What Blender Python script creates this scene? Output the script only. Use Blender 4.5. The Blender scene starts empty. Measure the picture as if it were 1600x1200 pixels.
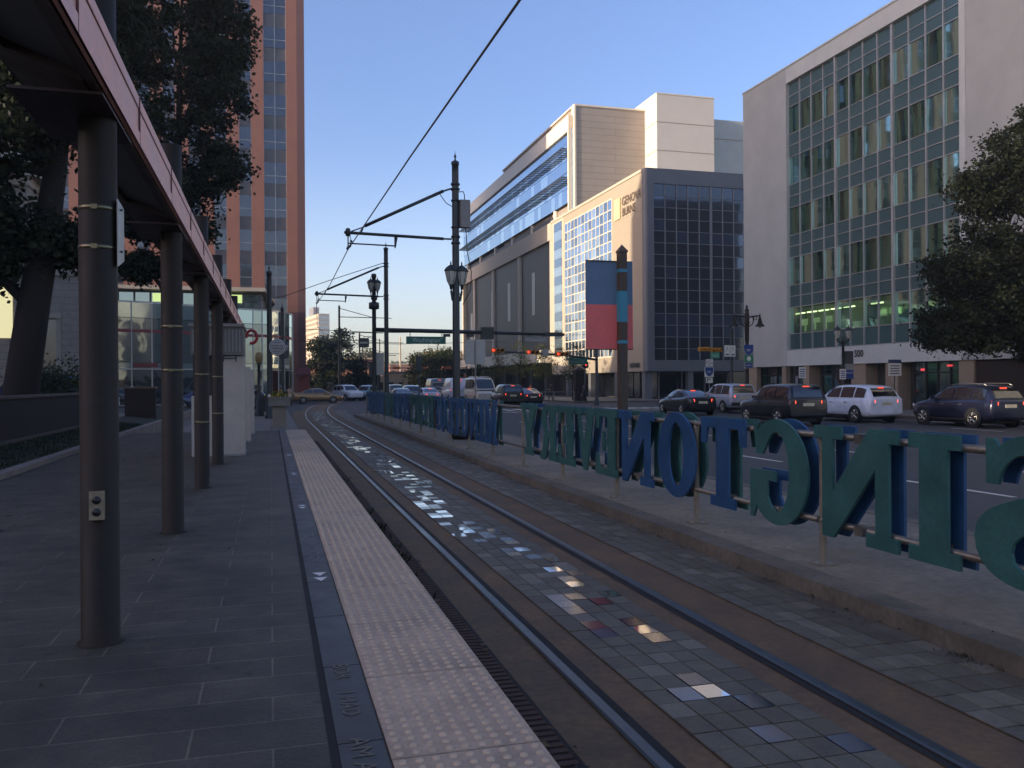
import bpy, bmesh, math, random
from mathutils import Vector, Matrix
from mathutils.geometry import tessellate_polygon
random.seed(7)
R = math.radians
PI = math.pi
sc = bpy.context.scene
C = sc.collection

# ------------------------------------------------------------------ helpers
class MB:
    """collects shapes and links them as ONE mesh object"""
    def __init__(s):
        s.v = []; s.f = []; s.m = []; s.s = []
    def add(s, vs, fs, mi=0, smooth=False):
        o = len(s.v)
        s.v += [tuple(v) for v in vs]
        for f in fs:
            s.f.append([i + o for i in f]); s.m.append(mi); s.s.append(smooth)
        return s
    def box(s, x0, x1, y0, y1, z0, z1, mi=0):
        vs = [(x0,y0,z0),(x1,y0,z0),(x1,y1,z0),(x0,y1,z0),(x0,y0,z1),(x1,y0,z1),(x1,y1,z1),(x0,y1,z1)]
        return s.add(vs, [(0,3,2,1),(4,5,6,7),(0,1,5,4),(1,2,6,5),(2,3,7,6),(3,0,4,7)], mi)
    def obox(s, c, ax, ay, hx, hy, z0, z1, mi=0):
        """box turned in plan: centre c, unit axes ax, ay, half sizes"""
        p = []
        for z in (z0, z1):
            for a, b in ((-1,-1),(1,-1),(1,1),(-1,1)):
                p.append((c[0]+a*hx*ax[0]+b*hy*ay[0], c[1]+a*hx*ax[1]+b*hy*ay[1], z))
        return s.add(p, [(0,3,2,1),(4,5,6,7),(0,1,5,4),(1,2,6,5),(2,3,7,6),(3,0,4,7)], mi)
    def quad(s, a, b, c, d, mi=0):
        return s.add([a,b,c,d], [(0,1,2,3)], mi)
    def sheet(s, x0, x1, y0, y1, z, mi=0):
        return s.quad((x0,y0,z),(x1,y0,z),(x1,y1,z),(x0,y1,z), mi)
    def tube(s, pts, r, n=8, mi=0, cap=True):
        pts = [Vector(p) for p in pts]
        rs = r if isinstance(r, (list, tuple)) else [r]*len(pts)
        vs = []; fs = []
        up = None
        for i, p in enumerate(pts):
            if i == 0: d = pts[1]-p
            elif i == len(pts)-1: d = p-pts[i-1]
            else: d = (pts[i+1]-p).normalized()+(p-pts[i-1]).normalized()
            d.normalize()
            if up is None:
                up = Vector((0,0,1)) if abs(d.z) < .9 else Vector((1,0,0))
            a = d.cross(up).normalized(); b = a.cross(d).normalized(); up = b
            for k in range(n):
                t = 2*PI*k/n
                vs.append(p + (a*math.cos(t)+b*math.sin(t))*rs[i])
        for i in range(len(pts)-1):
            for k in range(n):
                fs.append((i*n+k, i*n+(k+1)%n, (i+1)*n+(k+1)%n, (i+1)*n+k))
        s.add(vs, fs, mi, True)
        if cap:
            o = len(s.v)-len(vs)
            s.f.append([o+k for k in range(n)]); s.m.append(mi); s.s.append(False)
            s.f.append([o+(len(pts)-1)*n+k for k in range(n)][::-1]); s.m.append(mi); s.s.append(False)
        return s
    def lathe(s, c, prof, n=16, mi=0, axis='z', smooth=True):
        vs = []; fs = []
        for r, h in prof:
            for k in range(n):
                t = 2*PI*k/n
                a, b = r*math.cos(t), r*math.sin(t)
                if axis == 'z': vs.append((c[0]+a, c[1]+b, c[2]+h))
                elif axis == 'x': vs.append((c[0]+h, c[1]+a, c[2]+b))
                else: vs.append((c[0]+a, c[1]+h, c[2]+b))
        for i in range(len(prof)-1):
            for k in range(n):
                fs.append((i*n+k, i*n+(k+1)%n, (i+1)*n+(k+1)%n, (i+1)*n+k))
        s.add(vs, fs, mi, smooth)
        return s
    def ball(s, c, r, n=10, mi=0, sq=1.0):
        prof = [(max(1e-4, r*math.sin(PI*i/n)), -r*sq*math.cos(PI*i/n)) for i in range(n+1)]
        return s.lathe(c, prof, max(6, n), mi)
    def prism(s, outer, holes, to3, depth, mi=0, mi_side=None):
        """flat outline (2d) with holes, extruded; to3(u, v, d) -> point"""
        loops = [outer]+list(holes)
        tris = tessellate_polygon([[Vector((p[0],p[1],0)) for p in lp] for lp in loops])
        flat = [p for lp in loops for p in lp]
        n = len(flat)
        vs = [to3(p[0],p[1],0) for p in flat]+[to3(p[0],p[1],depth) for p in flat]
        fs = [tuple(t) for t in tris]+[tuple(i+n for i in reversed(t)) for t in tris]
        s.add(vs, fs, mi)
        sf = []; o = 0
        for lp in loops:
            for i in range(len(lp)):
                j = (i+1) % len(lp)
                sf.append((o+i, o+j, o+j+n, o+i+n))
            o += len(lp)
        base = len(s.v)-len(vs)
        for f in sf:
            s.f.append([i+base for i in f]); s.m.append(mi if mi_side is None else mi_side); s.s.append(False)
        return s
    def build(s, name, mats, parent=None, world=True, fix=True):
        me = bpy.data.meshes.new(name)
        off = Vector((0,0,0))
        if parent is not None and world:
            p = parent
            while p is not None:
                off = off + p.location; p = p.parent
        vs = [Vector(v)-off for v in s.v]
        me.from_pydata(vs, [], s.f)
        if not isinstance(mats, (list, tuple)): mats = [mats]
        for m in mats: me.materials.append(m)
        me.polygons.foreach_set('material_index', s.m)
        me.polygons.foreach_set('use_smooth', s.s)
        if fix:
            bm = bmesh.new(); bm.from_mesh(me)
            bmesh.ops.recalc_face_normals(bm, faces=bm.faces)
            bm.to_mesh(me); bm.free()
        me.update()
        o = bpy.data.objects.new(name, me); C.objects.link(o)
        if parent is not None: o.parent = parent
        return o

def pieces(name, boxes, mat, parent):
    """every box of the list becomes a part of its own"""
    for bx in boxes:
        b = MB(); b.box(*bx); b.build(name, mat, parent)
def tag(o, label=None, cat=None, group=None, kind=None):
    if label: o['label'] = label
    if cat: o['category'] = cat
    if group: o['group'] = group
    if kind: o['kind'] = kind
    return o
def thing(name, label, cat, loc=(0,0,0), group=None, kind=None):
    o = bpy.data.objects.new(name, None); C.objects.link(o)
    o.location = loc; o.empty_display_size = .2
    return tag(o, label, cat, group, kind)
def copy_tree(o, parent=None):
    c = o.copy(); C.objects.link(c)
    if parent is not None: c.parent = parent
    for ch in [k for k in o.children]: copy_tree(ch, c)
    return c
def text_mb(mb, txt, size, to3, mi=0, depth=0.0, align='LEFT', bold=0.0, sx=1.0):
    """lettering from Blender's own built-in font turned into faces"""
    cu = bpy.data.curves.new('txt', 'FONT'); cu.body = txt; cu.size = size
    cu.align_x = align; cu.resolution_u = 3; cu.offset = bold
    o = bpy.data.objects.new('txt', cu); C.objects.link(o)
    bpy.context.view_layer.update()
    me = bpy.data.meshes.new_from_object(o.evaluated_get(bpy.context.evaluated_depsgraph_get()))
    vs = [to3(v.co.x*sx, v.co.y, 0) for v in me.vertices]
    fs = [tuple(p.vertices) for p in me.polygons]
    mb.add(vs, fs, mi)
    bpy.data.objects.remove(o); bpy.data.curves.remove(cu); bpy.data.meshes.remove(me)

# ------------------------------------------------------------------ materials
def nodes(name):
    m = bpy.data.materials.new(name); m.use_nodes = True
    nt = m.node_tree
    return m, nt, nt.nodes['Principled BSDF']
def N(nt, t, **kw):
    n = nt.nodes.new(t)
    for k, v in kw.items():
        if k in n.inputs: n.inputs[k].default_value = v
        else: setattr(n, k, v)
    return n
def coords(nt, scale=(1,1,1), rot=(0,0,0), loc=(0,0,0)):
    tc = N(nt, 'ShaderNodeTexCoord'); mp = N(nt, 'ShaderNodeMapping')
    mp.inputs['Scale'].default_value = scale; mp.inputs['Rotation'].default_value = rot
    mp.inputs['Location'].default_value = loc
    nt.links.new(tc.outputs['Object'], mp.inputs['Vector'])
    return mp.outputs['Vector']
def mixc(nt, fac, a, b, mode='MIX'):
    n = nt.nodes.new('ShaderNodeMix'); n.data_type = 'RGBA'; n.blend_type = mode
    for sock, val in ((n.inputs[0], fac), (n.inputs[6], a), (n.inputs[7], b)):
        if hasattr(val, 'is_linked'): nt.links.new(val, sock)
        else: sock.default_value = val if not isinstance(val, tuple) else (*val[:3], 1)
    return n.outputs[2]
def ramp(nt, fac, stops):
    n = nt.nodes.new('ShaderNodeValToRGB')
    els = n.color_ramp.elements
    while len(els) < len(stops): els.new(.5)
    for e, (p, c) in zip(els, stops):
        e.position = p; e.color = (*c[:3], 1) if isinstance(c, tuple) else (c, c, c, 1)
    nt.links.new(fac, n.inputs[0])
    return n.outputs[0]
def bump(nt, bs, h, strength=.3, dist=.01):
    b = N(nt, 'ShaderNodeBump'); b.inputs['Strength'].default_value = strength; b.inputs['Distance'].default_value = dist
    nt.links.new(h, b.inputs['Height']); nt.links.new(b.outputs[0], bs.inputs['Normal'])
def warm(c, k=(1.10, 1.0, .82)): return tuple(min(.94, x*y) for x, y in zip(c, k))   # photographs' colours were read under blue light
def M_plain(name, col, rough=.6, metal=0., var=.25, scale=3., bmp=.0, stain=None, spec=.5, streak=False, spots=0):
    """base colour broken up by two sizes of noise (wear, dirt, grain)"""
    col = warm(col); stain = warm(stain) if stain else None
    m, nt, b = nodes(name)
    v = coords(nt, (1,1,.15) if streak else (1,1,1))
    n1 = N(nt, 'ShaderNodeTexNoise', Scale=scale, Detail=6., Roughness=.65); nt.links.new(v, n1.inputs['Vector'])
    n2 = N(nt, 'ShaderNodeTexNoise', Scale=scale*11, Detail=3.); nt.links.new(v, n2.inputs['Vector'])
    f1 = ramp(nt, n1.outputs[0], [(.3, 1-var), (.7, 1+var*.6)])
    f2 = ramp(nt, n2.outputs[0], [(.3, 1-var*.5), (.7, 1+var*.3)])
    c = mixc(nt, 1., tuple(col), f1, 'MULTIPLY'); c = mixc(nt, 1., c, f2, 'MULTIPLY')
    if stain:
        n3 = N(nt, 'ShaderNodeTexNoise', Scale=scale*.6, Detail=8., Roughness=.7); nt.links.new(v, n3.inputs['Vector'])
        c = mixc(nt, ramp(nt, n3.outputs[0], [(.52, 0.), (.68, .7)]), c, tuple(stain))
    if spots:
        vo = N(nt, 'ShaderNodeTexVoronoi', Scale=spots); nt.links.new(coords(nt), vo.inputs['Vector'])
        c = mixc(nt, ramp(nt, vo.outputs['Distance'], [(.04, .6), (.1, 0.)]), c, (.05,.045,.04))
    nt.links.new(c, b.inputs['Base Color'])
    r = ramp(nt, n1.outputs[0], [(.3, max(0, rough-.08)), (.7, min(1, rough+.1))])
    nt.links.new(r, b.inputs['Roughness'])
    b.inputs['Metallic'].default_value = metal
    b.inputs['Specular IOR Level'].default_value = spec
    if bmp: bump(nt, b, n2.outputs[0], bmp)
    return m
def M_brick(name, c1, c2, mortar, w, h, rot=(0,0,0), msize=.008, rough=.75, bmp=.3, offs=.5, loc=(0,0,0), var=.35, stain=None, spec=.3, msm=.1, nscale=2.2, spots=0):
    c1, c2, mortar = warm(c1), warm(c2), warm(mortar); stain = warm(stain) if stain else None
    m, nt, b = nodes(name)
    v = coords(nt, (1,1,1), rot, loc)
    br = N(nt, 'ShaderNodeTexBrick'); br.offset = offs
    br.inputs['Scale'].default_value = 1.; br.inputs['Brick Width'].default_value = w; br.inputs['Row Height'].default_value = h
    br.inputs['Mortar Size'].default_value = msize; br.inputs['Mortar Smooth'].default_value = msm
    br.inputs['Color1'].default_value = (*c1, 1); br.inputs['Color2'].default_value = (*c2, 1); br.inputs['Mortar'].default_value = (*mortar, 1)
    nt.links.new(v, br.inputs['Vector'])
    n1 = N(nt, 'ShaderNodeTexNoise', Scale=nscale, Detail=7., Roughness=.7); nt.links.new(coords(nt), n1.inputs['Vector'])
    n2 = N(nt, 'ShaderNodeTexNoise', Scale=45., Detail=3.); nt.links.new(coords(nt), n2.inputs['Vector'])
    c = mixc(nt, 1., br.outputs[0], ramp(nt, n1.outputs[0], [(.3, 1-var), (.7, 1+var*.5)]), 'MULTIPLY')
    c = mixc(nt, 1., c, ramp(nt, n2.outputs[0], [(.3, .8), (.7, 1.15)]), 'MULTIPLY')
    if spots:
        vo = N(nt, 'ShaderNodeTexVoronoi', Scale=spots); nt.links.new(coords(nt), vo.inputs['Vector'])
        c = mixc(nt, ramp(nt, vo.outputs['Distance'], [(.05, .65), (.09, 0.)]), c, (.02,.019,.018))
    if stain:
        n3 = N(nt, 'ShaderNodeTexNoise', Scale=.7, Detail=8., Roughness=.7); nt.links.new(coords(nt), n3.inputs['Vector'])
        c = mixc(nt, ramp(nt, n3.outputs[0], [(.5, 0.), (.7, .8)]), c, tuple(stain))
    nt.links.new(c, b.inputs['Base Color'])
    b.inputs['Roughness'].default_value = rough; b.inputs['Specular IOR Level'].default_value = spec
    mul = N(nt, 'ShaderNodeMath', operation='MULTIPLY_ADD'); mul.inputs[1].default_value = -1.; 
    nt.links.new(br.outputs[1], mul.inputs[0]); nt.links.new(n2.outputs[0], mul.inputs[2])
    bump(nt, b, mul.outputs[0], bmp, .006)
    return m
def M_glass(name, tint, refl=.35, see=.0, rough=.03, dark=(.012,.015,.017), rtint=(1,1,1), wave=.0, graze=.5):
    """window glass: mirror-like reflection over a dark (or see-through) inside"""
    m, nt, b = nodes(name)
    out = nt.nodes['Material Output']
    g = N(nt, 'ShaderNodeBsdfGlossy'); g.inputs['Roughness'].default_value = rough; g.inputs['Color'].default_value = (*rtint, 1)
    if wave:
        nz = N(nt, 'ShaderNodeTexNoise', Scale=.9, Detail=1.); nt.links.new(coords(nt), nz.inputs['Vector'])
        bp = N(nt, 'ShaderNodeBump'); bp.inputs['Strength'].default_value = wave; bp.inputs['Distance'].default_value = .05
        nt.links.new(nz.outputs[0], bp.inputs['Height']); nt.links.new(bp.outputs[0], g.inputs['Normal'])
    fr = N(nt, 'ShaderNodeLayerWeight', Blend=.35)
    mr = N(nt, 'ShaderNodeMapRange'); mr.inputs['To Min'].default_value = refl; mr.inputs['To Max'].default_value = min(1, refl+graze)
    nt.links.new(fr.outputs['Fresnel'], mr.inputs['Value'])
    mx = N(nt, 'ShaderNodeMixShader'); nt.links.new(mr.outputs[0], mx.inputs[0])
    if see:
        t = N(nt, 'ShaderNodeBsdfTransparent'); t.inputs['Color'].default_value = (*tint, 1)
        nt.links.new(t.outputs[0], mx.inputs[1])
    else:
        b.inputs['Base Color'].default_value = (*dark, 1); b.inputs['Roughness'].default_value = .15
        nt.links.new(b.outputs[0], mx.inputs[1])
    nt.links.new(g.outputs[0], mx.inputs[2]); nt.links.new(mx.outputs[0], out.inputs['Surface'])
    return m
def M_emit(name, col, strength, base=(.2,.2,.2)):
    m, nt, b = nodes(name)
    b.inputs['Base Color'].default_value = (*base, 1)
    b.inputs['Emission Color'].default_value = (*col, 1); b.inputs['Emission Strength'].default_value = strength
    return m
def M_paint(name, col, rough=.25, coat=.6, metal=0.):
    m, nt, b = nodes(name)
    n = N(nt, 'ShaderNodeTexNoise', Scale=4., Detail=5.); nt.links.new(coords(nt), n.inputs['Vector'])
    c = mixc(nt, 1., tuple(col), ramp(nt, n.outputs[0], [(.3, .85), (.7, 1.1)]), 'MULTIPLY')
    nt.links.new(c, b.inputs['Base Color'])
    b.inputs['Roughness'].default_value = rough; b.inputs['Metallic'].default_value = metal
    b.inputs['Coat Weight'].default_value = coat; b.inputs['Coat Roughness'].default_value = .05
    return m
def M_leaf(name, col):
    m, nt, b = nodes(name)
    n = N(nt, 'ShaderNodeTexNoise', Scale=1.3, Detail=4.); nt.links.new(coords(nt), n.inputs['Vector'])
    c = mixc(nt, 1., tuple(col), ramp(nt, n.outputs[0], [(.3, .55), (.7, 1.4)]), 'MULTIPLY')
    nt.links.new(c, b.inputs['Base Color']); b.inputs['Roughness'].default_value = .55
    b.inputs['Specular IOR Level'].default_value = .12
    tr = N(nt, 'ShaderNodeBsdfTranslucent'); nt.links.new(c, tr.inputs['Color'])
    mx = N(nt, 'ShaderNodeMixShader'); mx.inputs[0].default_value = .3
    nt.links.new(b.outputs[0], mx.inputs[1]); nt.links.new(tr.outputs[0], mx.inputs[2])
    nt.links.new(mx.outputs[0], nt.nodes['Material Output'].inputs['Surface'])
    return m

m_asphalt = M_plain('asphalt', (.052,.052,.056), .8, var=.4, scale=.5, bmp=.25, stain=(.03,.03,.032))
m_ground = M_plain('far ground', (.09,.085,.07), .9, var=.4, scale=.05)
m_conc = M_plain('concrete', (.20,.17,.14), .85, var=.4, scale=1.2, bmp=.2, stain=(.15,.1,.062))
m_kerb = M_plain('kerb stone', (.13,.115,.1), .85, var=.4, scale=2., bmp=.35, stain=(.06,.055,.045))
m_side = M_brick('sidewalk', (.2,.19,.18), (.17,.165,.16), (.07,.07,.07), 1.5, 1.5, offs=0., msize=.012)
m_slate = M_brick('slate paving', (.06,.053,.044), (.078,.068,.058), (.15,.135,.115), .92, .31, msize=.006, rough=.6, bmp=.5, var=.5, spec=.4, msm=.4, stain=(.032,.029,.026), offs=.37, spots=2.3)
m_slate2 = M_plain('smooth slate border', (.044,.041,.040), .5, var=.3, scale=4., bmp=.1)
m_tact = M_plain('tactile paver', (.41,.32,.265), .75, var=.28, scale=2.5, bmp=.15, stain=(.27,.215,.17), spots=3.1)
m_rust = M_plain('rust stained concrete', (.135,.082,.042), .8, var=.45, scale=1.6, bmp=.35, stain=(.07,.048,.032))
m_grate = M_plain('red brown grating', (.075,.036,.025), .85, var=.4, scale=5.)
m_gap = M_plain('dark groove', (.012,.011,.01), .9, var=.2)
m_rail = M_plain('worn rail steel', (.12,.125,.14), .36, metal=1., var=.2, scale=.6)
m_mortar = M_plain('paver sand joint', (.035,.03,.026), .95, var=.3, scale=20.)
m_p1 = M_plain('paver grey', (.115,.103,.082), .7, var=.35, scale=5., bmp=.25)
m_p2 = M_plain('paver brown', (.098,.082,.062), .7, var=.35, scale=5., bmp=.25)
m_p3 = M_plain('paver light', (.155,.138,.113), .65, var=.3, scale=5., bmp=.25)
m_g1 = M_glass('polished dark stone', (1,1,1), .06, graze=.16, rough=.08, dark=(.012,.014,.02), rtint=(.7,.66,.7), wave=.1)
m_g2 = M_glass('polished pale stone', (1,1,1), .6, rough=.05, dark=(.1,.1,.1), wave=.12)
m_g3 = M_glass('polished red stone', (1,1,1), .05, graze=.14, rough=.1, dark=(.035,.013,.012), wave=.06)
m_g4 = M_glass('polished blue stone', (1,1,1), .05, graze=.14, rough=.1, dark=(.016,.02,.04), wave=.06)
m_white = M_plain('road paint', (.62,.61,.58), .7, var=.35, scale=3.)
m_grass = M_plain('grass', (.016,.022,.008), .9, var=.5, scale=6., bmp=.6)
m_black = M_plain('black metal', (.014,.014,.016), .45, var=.3, scale=4.)
m_bronze = M_plain('dark bronze paint', (.024,.017,.011), .62, var=.3, scale=3., spec=.3)
m_pole = M_plain('dark green pole paint', (.022,.027,.03), .4, var=.3, scale=3.)
m_galv = M_plain('galvanised rail', (.2,.195,.19), .42, metal=.55, var=.3, scale=6., stain=(.13,.1,.08))
m_galvp = M_plain('painted post', (.22,.2,.175), .55, metal=.2, var=.3, scale=6., stain=(.12,.09,.06))
m_band = M_plain('steel band', (.2,.18,.13), .4, metal=1., var=.1)
m_grey = M_plain('grey box paint', (.2,.2,.22), .5, var=.2, scale=3.)
m_alum = M_plain('bare aluminium sign back', (.32,.33,.36), .4, metal=.4, var=.15)
m_pink = M_plain('pink fascia panel', (.86,.46,.42), .5, var=.14, scale=1.5, stain=(.8,.42,.38))
m_pinkline = M_plain('fascia joint', (.14,.06,.06), .7, var=.2)
m_maroon = M_plain('maroon soffit steel', (.032,.013,.013), .5, var=.2, scale=2.)
m_soffit = M_plain('grey soffit panel', (.1,.105,.115), .55, var=.2, scale=2.)
m_offw = M_plain('white rendered pier', (.38,.35,.34), .75, var=.12, scale=2., stain=(.31,.28,.27))
m_teal = M_plain('teal letter paint', (.026,.11,.115), .6, var=.3, scale=3., stain=(.045,.12,.12), bmp=.1)
m_blue = M_plain('blue letter paint', (.014,.07,.2), .55, var=.3, scale=3., stain=(.035,.09,.2), bmp=.1)
m_bark = M_plain('bark', (.016,.011,.008), .9, var=.5, scale=4., bmp=.8, streak=True)
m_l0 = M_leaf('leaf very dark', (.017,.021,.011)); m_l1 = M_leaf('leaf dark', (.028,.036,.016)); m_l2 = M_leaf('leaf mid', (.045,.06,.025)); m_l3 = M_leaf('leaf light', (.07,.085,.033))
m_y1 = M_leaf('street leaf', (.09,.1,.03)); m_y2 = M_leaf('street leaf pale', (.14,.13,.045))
m_stone500 = M_brick('pale brick', (.45,.495,.53), (.42,.465,.5), (.36,.39,.42), .4, .12, rot=(R(90),0,R(90)), msize=.012, bmp=.3, var=.12, nscale=.5)
m_stoneplain = M_plain('pale stone', (.45,.495,.53), .8, var=.1, scale=.8, bmp=.1)
m_mull = M_plain('aluminium mullion', (.4,.42,.47), .35, metal=.5, var=.1)
m_span = M_glass('spandrel glass', (1,1,1), .02, rough=.4, dark=(.032,.07,.072), rtint=(.6,.9,.85))
m_win500 = M_glass('green window glass', (.30,.47,.43), .16, see=1, rtint=(.5,.85,.8), wave=.03)
m_dkint = M_plain('dim interior', (.04,.045,.045), .9, var=.3)
m_cream = M_brick('cream limestone', (.52,.48,.43), (.5,.46,.41), (.38,.34,.29), 1.6, .5, rot=(R(90),0,R(90)), msize=.02, bmp=.15, var=.08, nscale=.4)
m_creamp = M_plain('cream stone', (.5,.46,.41), .8, var=.08, scale=.6)
m_dkpanel = M_plain('dark grey cladding', (.14,.15,.175), .5, var=.12, scale=.6)
m_dkglass = M_glass('dark tinted glass', (1,1,1), .04, rough=.05, dark=(.006,.007,.009), rtint=(.8,.85,1), wave=.1)
m_dkglass2 = M_glass('blue tinted glass', (1,1,1), .09, rough=.06, dark=(.01,.016,.03), rtint=(.7,.8,1), wave=.1)
m_skyglass = M_glass('blue sky glass', (1,1,1), .25, rough=.02, dark=(.045,.07,.105), rtint=(.66,.8,.95), wave=.03)
m_skyglass2 = M_glass('pale blue glass', (1,1,1), .4, rough=.05, dark=(.17,.22,.25), rtint=(.85,.95,1), wave=.05)
m_whitemul = M_plain('white frame', (.72,.68,.62), .5, var=.08)
m_dkstone = M_brick('dark brown granite', (.05,.05,.054), (.045,.046,.05), (.035,.034,.034), 2.4, 1.2, rot=(R(90),0,R(90)), msize=.02, bmp=.1, var=.15, nscale=.4, rough=.5)
m_warmwall = M_brick('warm grey panels', (.36,.335,.325), (.345,.32,.31), (.23,.21,.2), 12., .8, rot=(R(90),0,0), msize=.03, bmp=.15, var=.1, nscale=.4)
m_elev = M_plain('pale render', (.6,.58,.57), .8, var=.06, scale=.5)
m_joint = M_plain('panel joint', (.3,.26,.23), .9, var=.1)
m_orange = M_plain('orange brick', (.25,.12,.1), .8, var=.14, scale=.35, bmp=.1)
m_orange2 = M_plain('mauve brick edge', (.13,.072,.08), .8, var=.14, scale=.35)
m_towglass = M_glass('tower glass', (1,1,1), .06, rough=.08, dark=(.018,.021,.03), rtint=(.85,.9,1), wave=.1)
m_towspan = M_plain('tower spandrel', (.11,.12,.145), .5, var=.25, scale=.8)
m_shadeblock = M_brick('shade block stone', (.3,.27,.23), (.28,.25,.21), (.1,.1,.11), 3., 3.6, rot=(R(90),0,R(90)), msize=.5, var=.1, offs=0.)
m_court = M_brick('courthouse limestone', (.3,.27,.26), (.28,.25,.24), (.17,.15,.145), 1.4, .55, rot=(R(90),0,0), msize=.02, var=.2, bmp=.3)
m_courtp = M_plain('courthouse trim', (.34,.31,.29), .8, var=.15)
m_storeglass = M_glass('street front glass', (1,1,1), .2, rough=.03, dark=(.012,.02,.022), rtint=(.85,.97,.95), wave=.15)
m_storeglass2 = M_glass('green floor band', (1,1,1), .3, rough=.06, dark=(.06,.1,.095), rtint=(.85,1,.95), wave=.1)
m_redband = M_plain('red sign band', (.2,.025,.03), .4, var=.2)
m_litwin = M_emit('lit window', (1,.9,.45), .3, (.5,.45,.3))
m_tube = M_emit('fluorescent tube', (1,.95,.45), 2.2)
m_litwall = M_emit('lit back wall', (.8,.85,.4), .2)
m_tyre = M_plain('tyre', (.012,.012,.012), .85, var=.2)
m_rim = M_plain('alloy rim', (.45,.45,.46), .3, metal=.9, var=.1)
m_cglass = M_glass('car glass', (1,1,1), .05, rough=.02, dark=(.008,.009,.01))
m_tail = M_emit('tail light', (1,.06,.03), 2.2, (.3,.01,.01))
m_taildim = M_emit('third brake light', (1,.1,.05), .6, (.3,.01,.01))
m_head = M_glass('headlight lens', (1,1,1), .4, rough=.05, dark=(.5,.5,.5))
m_plate = M_plain('licence plate', (.5,.48,.38), .5, var=.2)
m_trim = M_plain('car black trim', (.012,.012,.013), .5, var=.2)
m_red = M_plain('red paint', (.33,.02,.02), .45, var=.15)
m_signgreen = M_plain('sign green', (.012,.12,.09), .45, var=.1)
m_signblue = M_plain('sign blue', (.02,.06,.28), .45, var=.1)
m_signwhite = M_plain('sign white', (.66,.68,.7), .5, var=.1)
m_yel = M_plain('signal yellow', (.5,.25,.03), .5, var=.15)
m_redlamp = M_emit('red lamp', (1,.07,.04), .7, (.3,.01,.01))
m_bannerred = M_plain('banner red', (.66,.135,.14), .6, var=.12, scale=2.)
m_bannerblue = M_plain('banner blue', (.095,.165,.29), .6, var=.12, scale=2.)
m_turq = M_plain('turquoise band', (.03,.2,.33), .5, var=.1)
m_woodp = M_plain('brown post', (.06,.042,.03), .6, var=.35, scale=4., streak=True)
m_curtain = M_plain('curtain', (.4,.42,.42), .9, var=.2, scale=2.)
m_reflstrip = M_plain('painted beige reflection', (.48,.44,.35), .9, var=.15, scale=2.)  # reflection of a beige building, put into a base colour
m_dome = M_plain('worn dome tops', (.48,.385,.31), .7, var=.2, scale=9.)
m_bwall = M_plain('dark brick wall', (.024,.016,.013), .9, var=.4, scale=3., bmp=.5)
m_beige = M_plain('beige pier', (.26,.21,.17), .8, var=.15, scale=1.)
m_roofor = M_plain('orange roof', (.4,.19,.1), .8, var=.2, scale=.3)
m_farbrick = M_plain('far brick', (.36,.19,.14), .85, var=.2, scale=.3)
m_farcream = M_plain('far cream', (.55,.47,.36), .85, var=.15, scale=.3)
m_hill = M_plain('wooded hill', (.1,.1,.045), .95, var=.5, scale=.08)
m_lampglass = M_plain('frosted lamp glass', (.4,.42,.42), .35, var=.1)

# ------------------------------------------------------------------ camera, sky, sun
CAMZ = 1.9
TH, AP, RO = R(15.71), math.atan(2.0/1340), R(.35)
def cam_axes():
    def w(d):
        d = (d[0], d[1]*math.cos(AP)+d[2]*math.sin(AP), d[2]*math.cos(AP)-d[1]*math.sin(AP))
        return Vector((d[0]*math.cos(TH)+d[1]*math.sin(TH), -d[0]*math.sin(TH)+d[1]*math.cos(TH), d[2]))
    return w((math.cos(RO),0,-math.sin(RO))), w((math.sin(RO),0,math.cos(RO))), w((0,1,0))
rx, ux, fx = cam_axes()
cam = bpy.data.cameras.new('Camera'); cam.sensor_width = 36; cam.lens = 1340/1600*36
cam.clip_start = .05; cam.clip_end = 6000
co = bpy.data.objects.new('Camera', cam); C.objects.link(co)
mw = Matrix(((rx.x,ux.x,-fx.x,0),(rx.y,ux.y,-fx.y,0),(rx.z,ux.z,-fx.z,CAMZ),(0,0,0,1)))
co.matrix_world = mw
sc.camera = co

SUN_EL = R(12.0); SUN_K = .13
sd = Vector((1, SUN_K, 0)).normalized()            # light travels this way in plan
sun_dir = Vector((sd.x*math.cos(SUN_EL), sd.y*math.cos(SUN_EL), -math.sin(SUN_EL)))
sl = bpy.data.lights.new('Sun', 'SUN'); sl.energy = 2.7; sl.angle = R(.5); sl.color = (1, .86, .69)
so = bpy.data.objects.new('Sun', sl); C.objects.link(so)
so.rotation_euler = sun_dir.to_track_quat('-Z', 'Y').to_euler(); so.location = (-80, 0, 60)
w = bpy.data.worlds.new('World'); sc.world = w; w.use_nodes = True
wn = w.node_tree
sky = wn.nodes.new('ShaderNodeTexSky'); sky.sky_type = 'NISHITA'; sky.sun_disc = False
sky.sun_elevation = SUN_EL; sky.sun_rotation = math.atan2(-sd.x, -sd.y)
sky.altitude = 0; sky.air_density = 1.0; sky.dust_density = 2.0; sky.ozone_density = 4.0
bg = wn.nodes['Background']; bg.inputs['Strength'].default_value = .13
tint = wn.nodes.new('ShaderNodeMix'); tint.data_type = 'RGBA'; tint.blend_type = 'MULTIPLY'   # slightly violet evening air
tint.inputs[0].default_value = 1.; tint.inputs[7].default_value = (1.24, 1.0, 1.05, 1)
wn.links.new(sky.outputs[0], tint.inputs[6])
tcw = wn.nodes.new('ShaderNodeTexCoord'); sxyz = wn.nodes.new('ShaderNodeSeparateXYZ'); wn.links.new(tcw.outputs['Generated'], sxyz.inputs[0])
mrw = wn.nodes.new('ShaderNodeMapRange'); mrw.interpolation_type = 'SMOOTHSTEP'                       # pale band of low haze in the sky itself
for k_, v_ in (('From Min', .28), ('From Max', .03), ('To Min', 0.), ('To Max', 1.)): mrw.inputs[k_].default_value = v_
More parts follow.
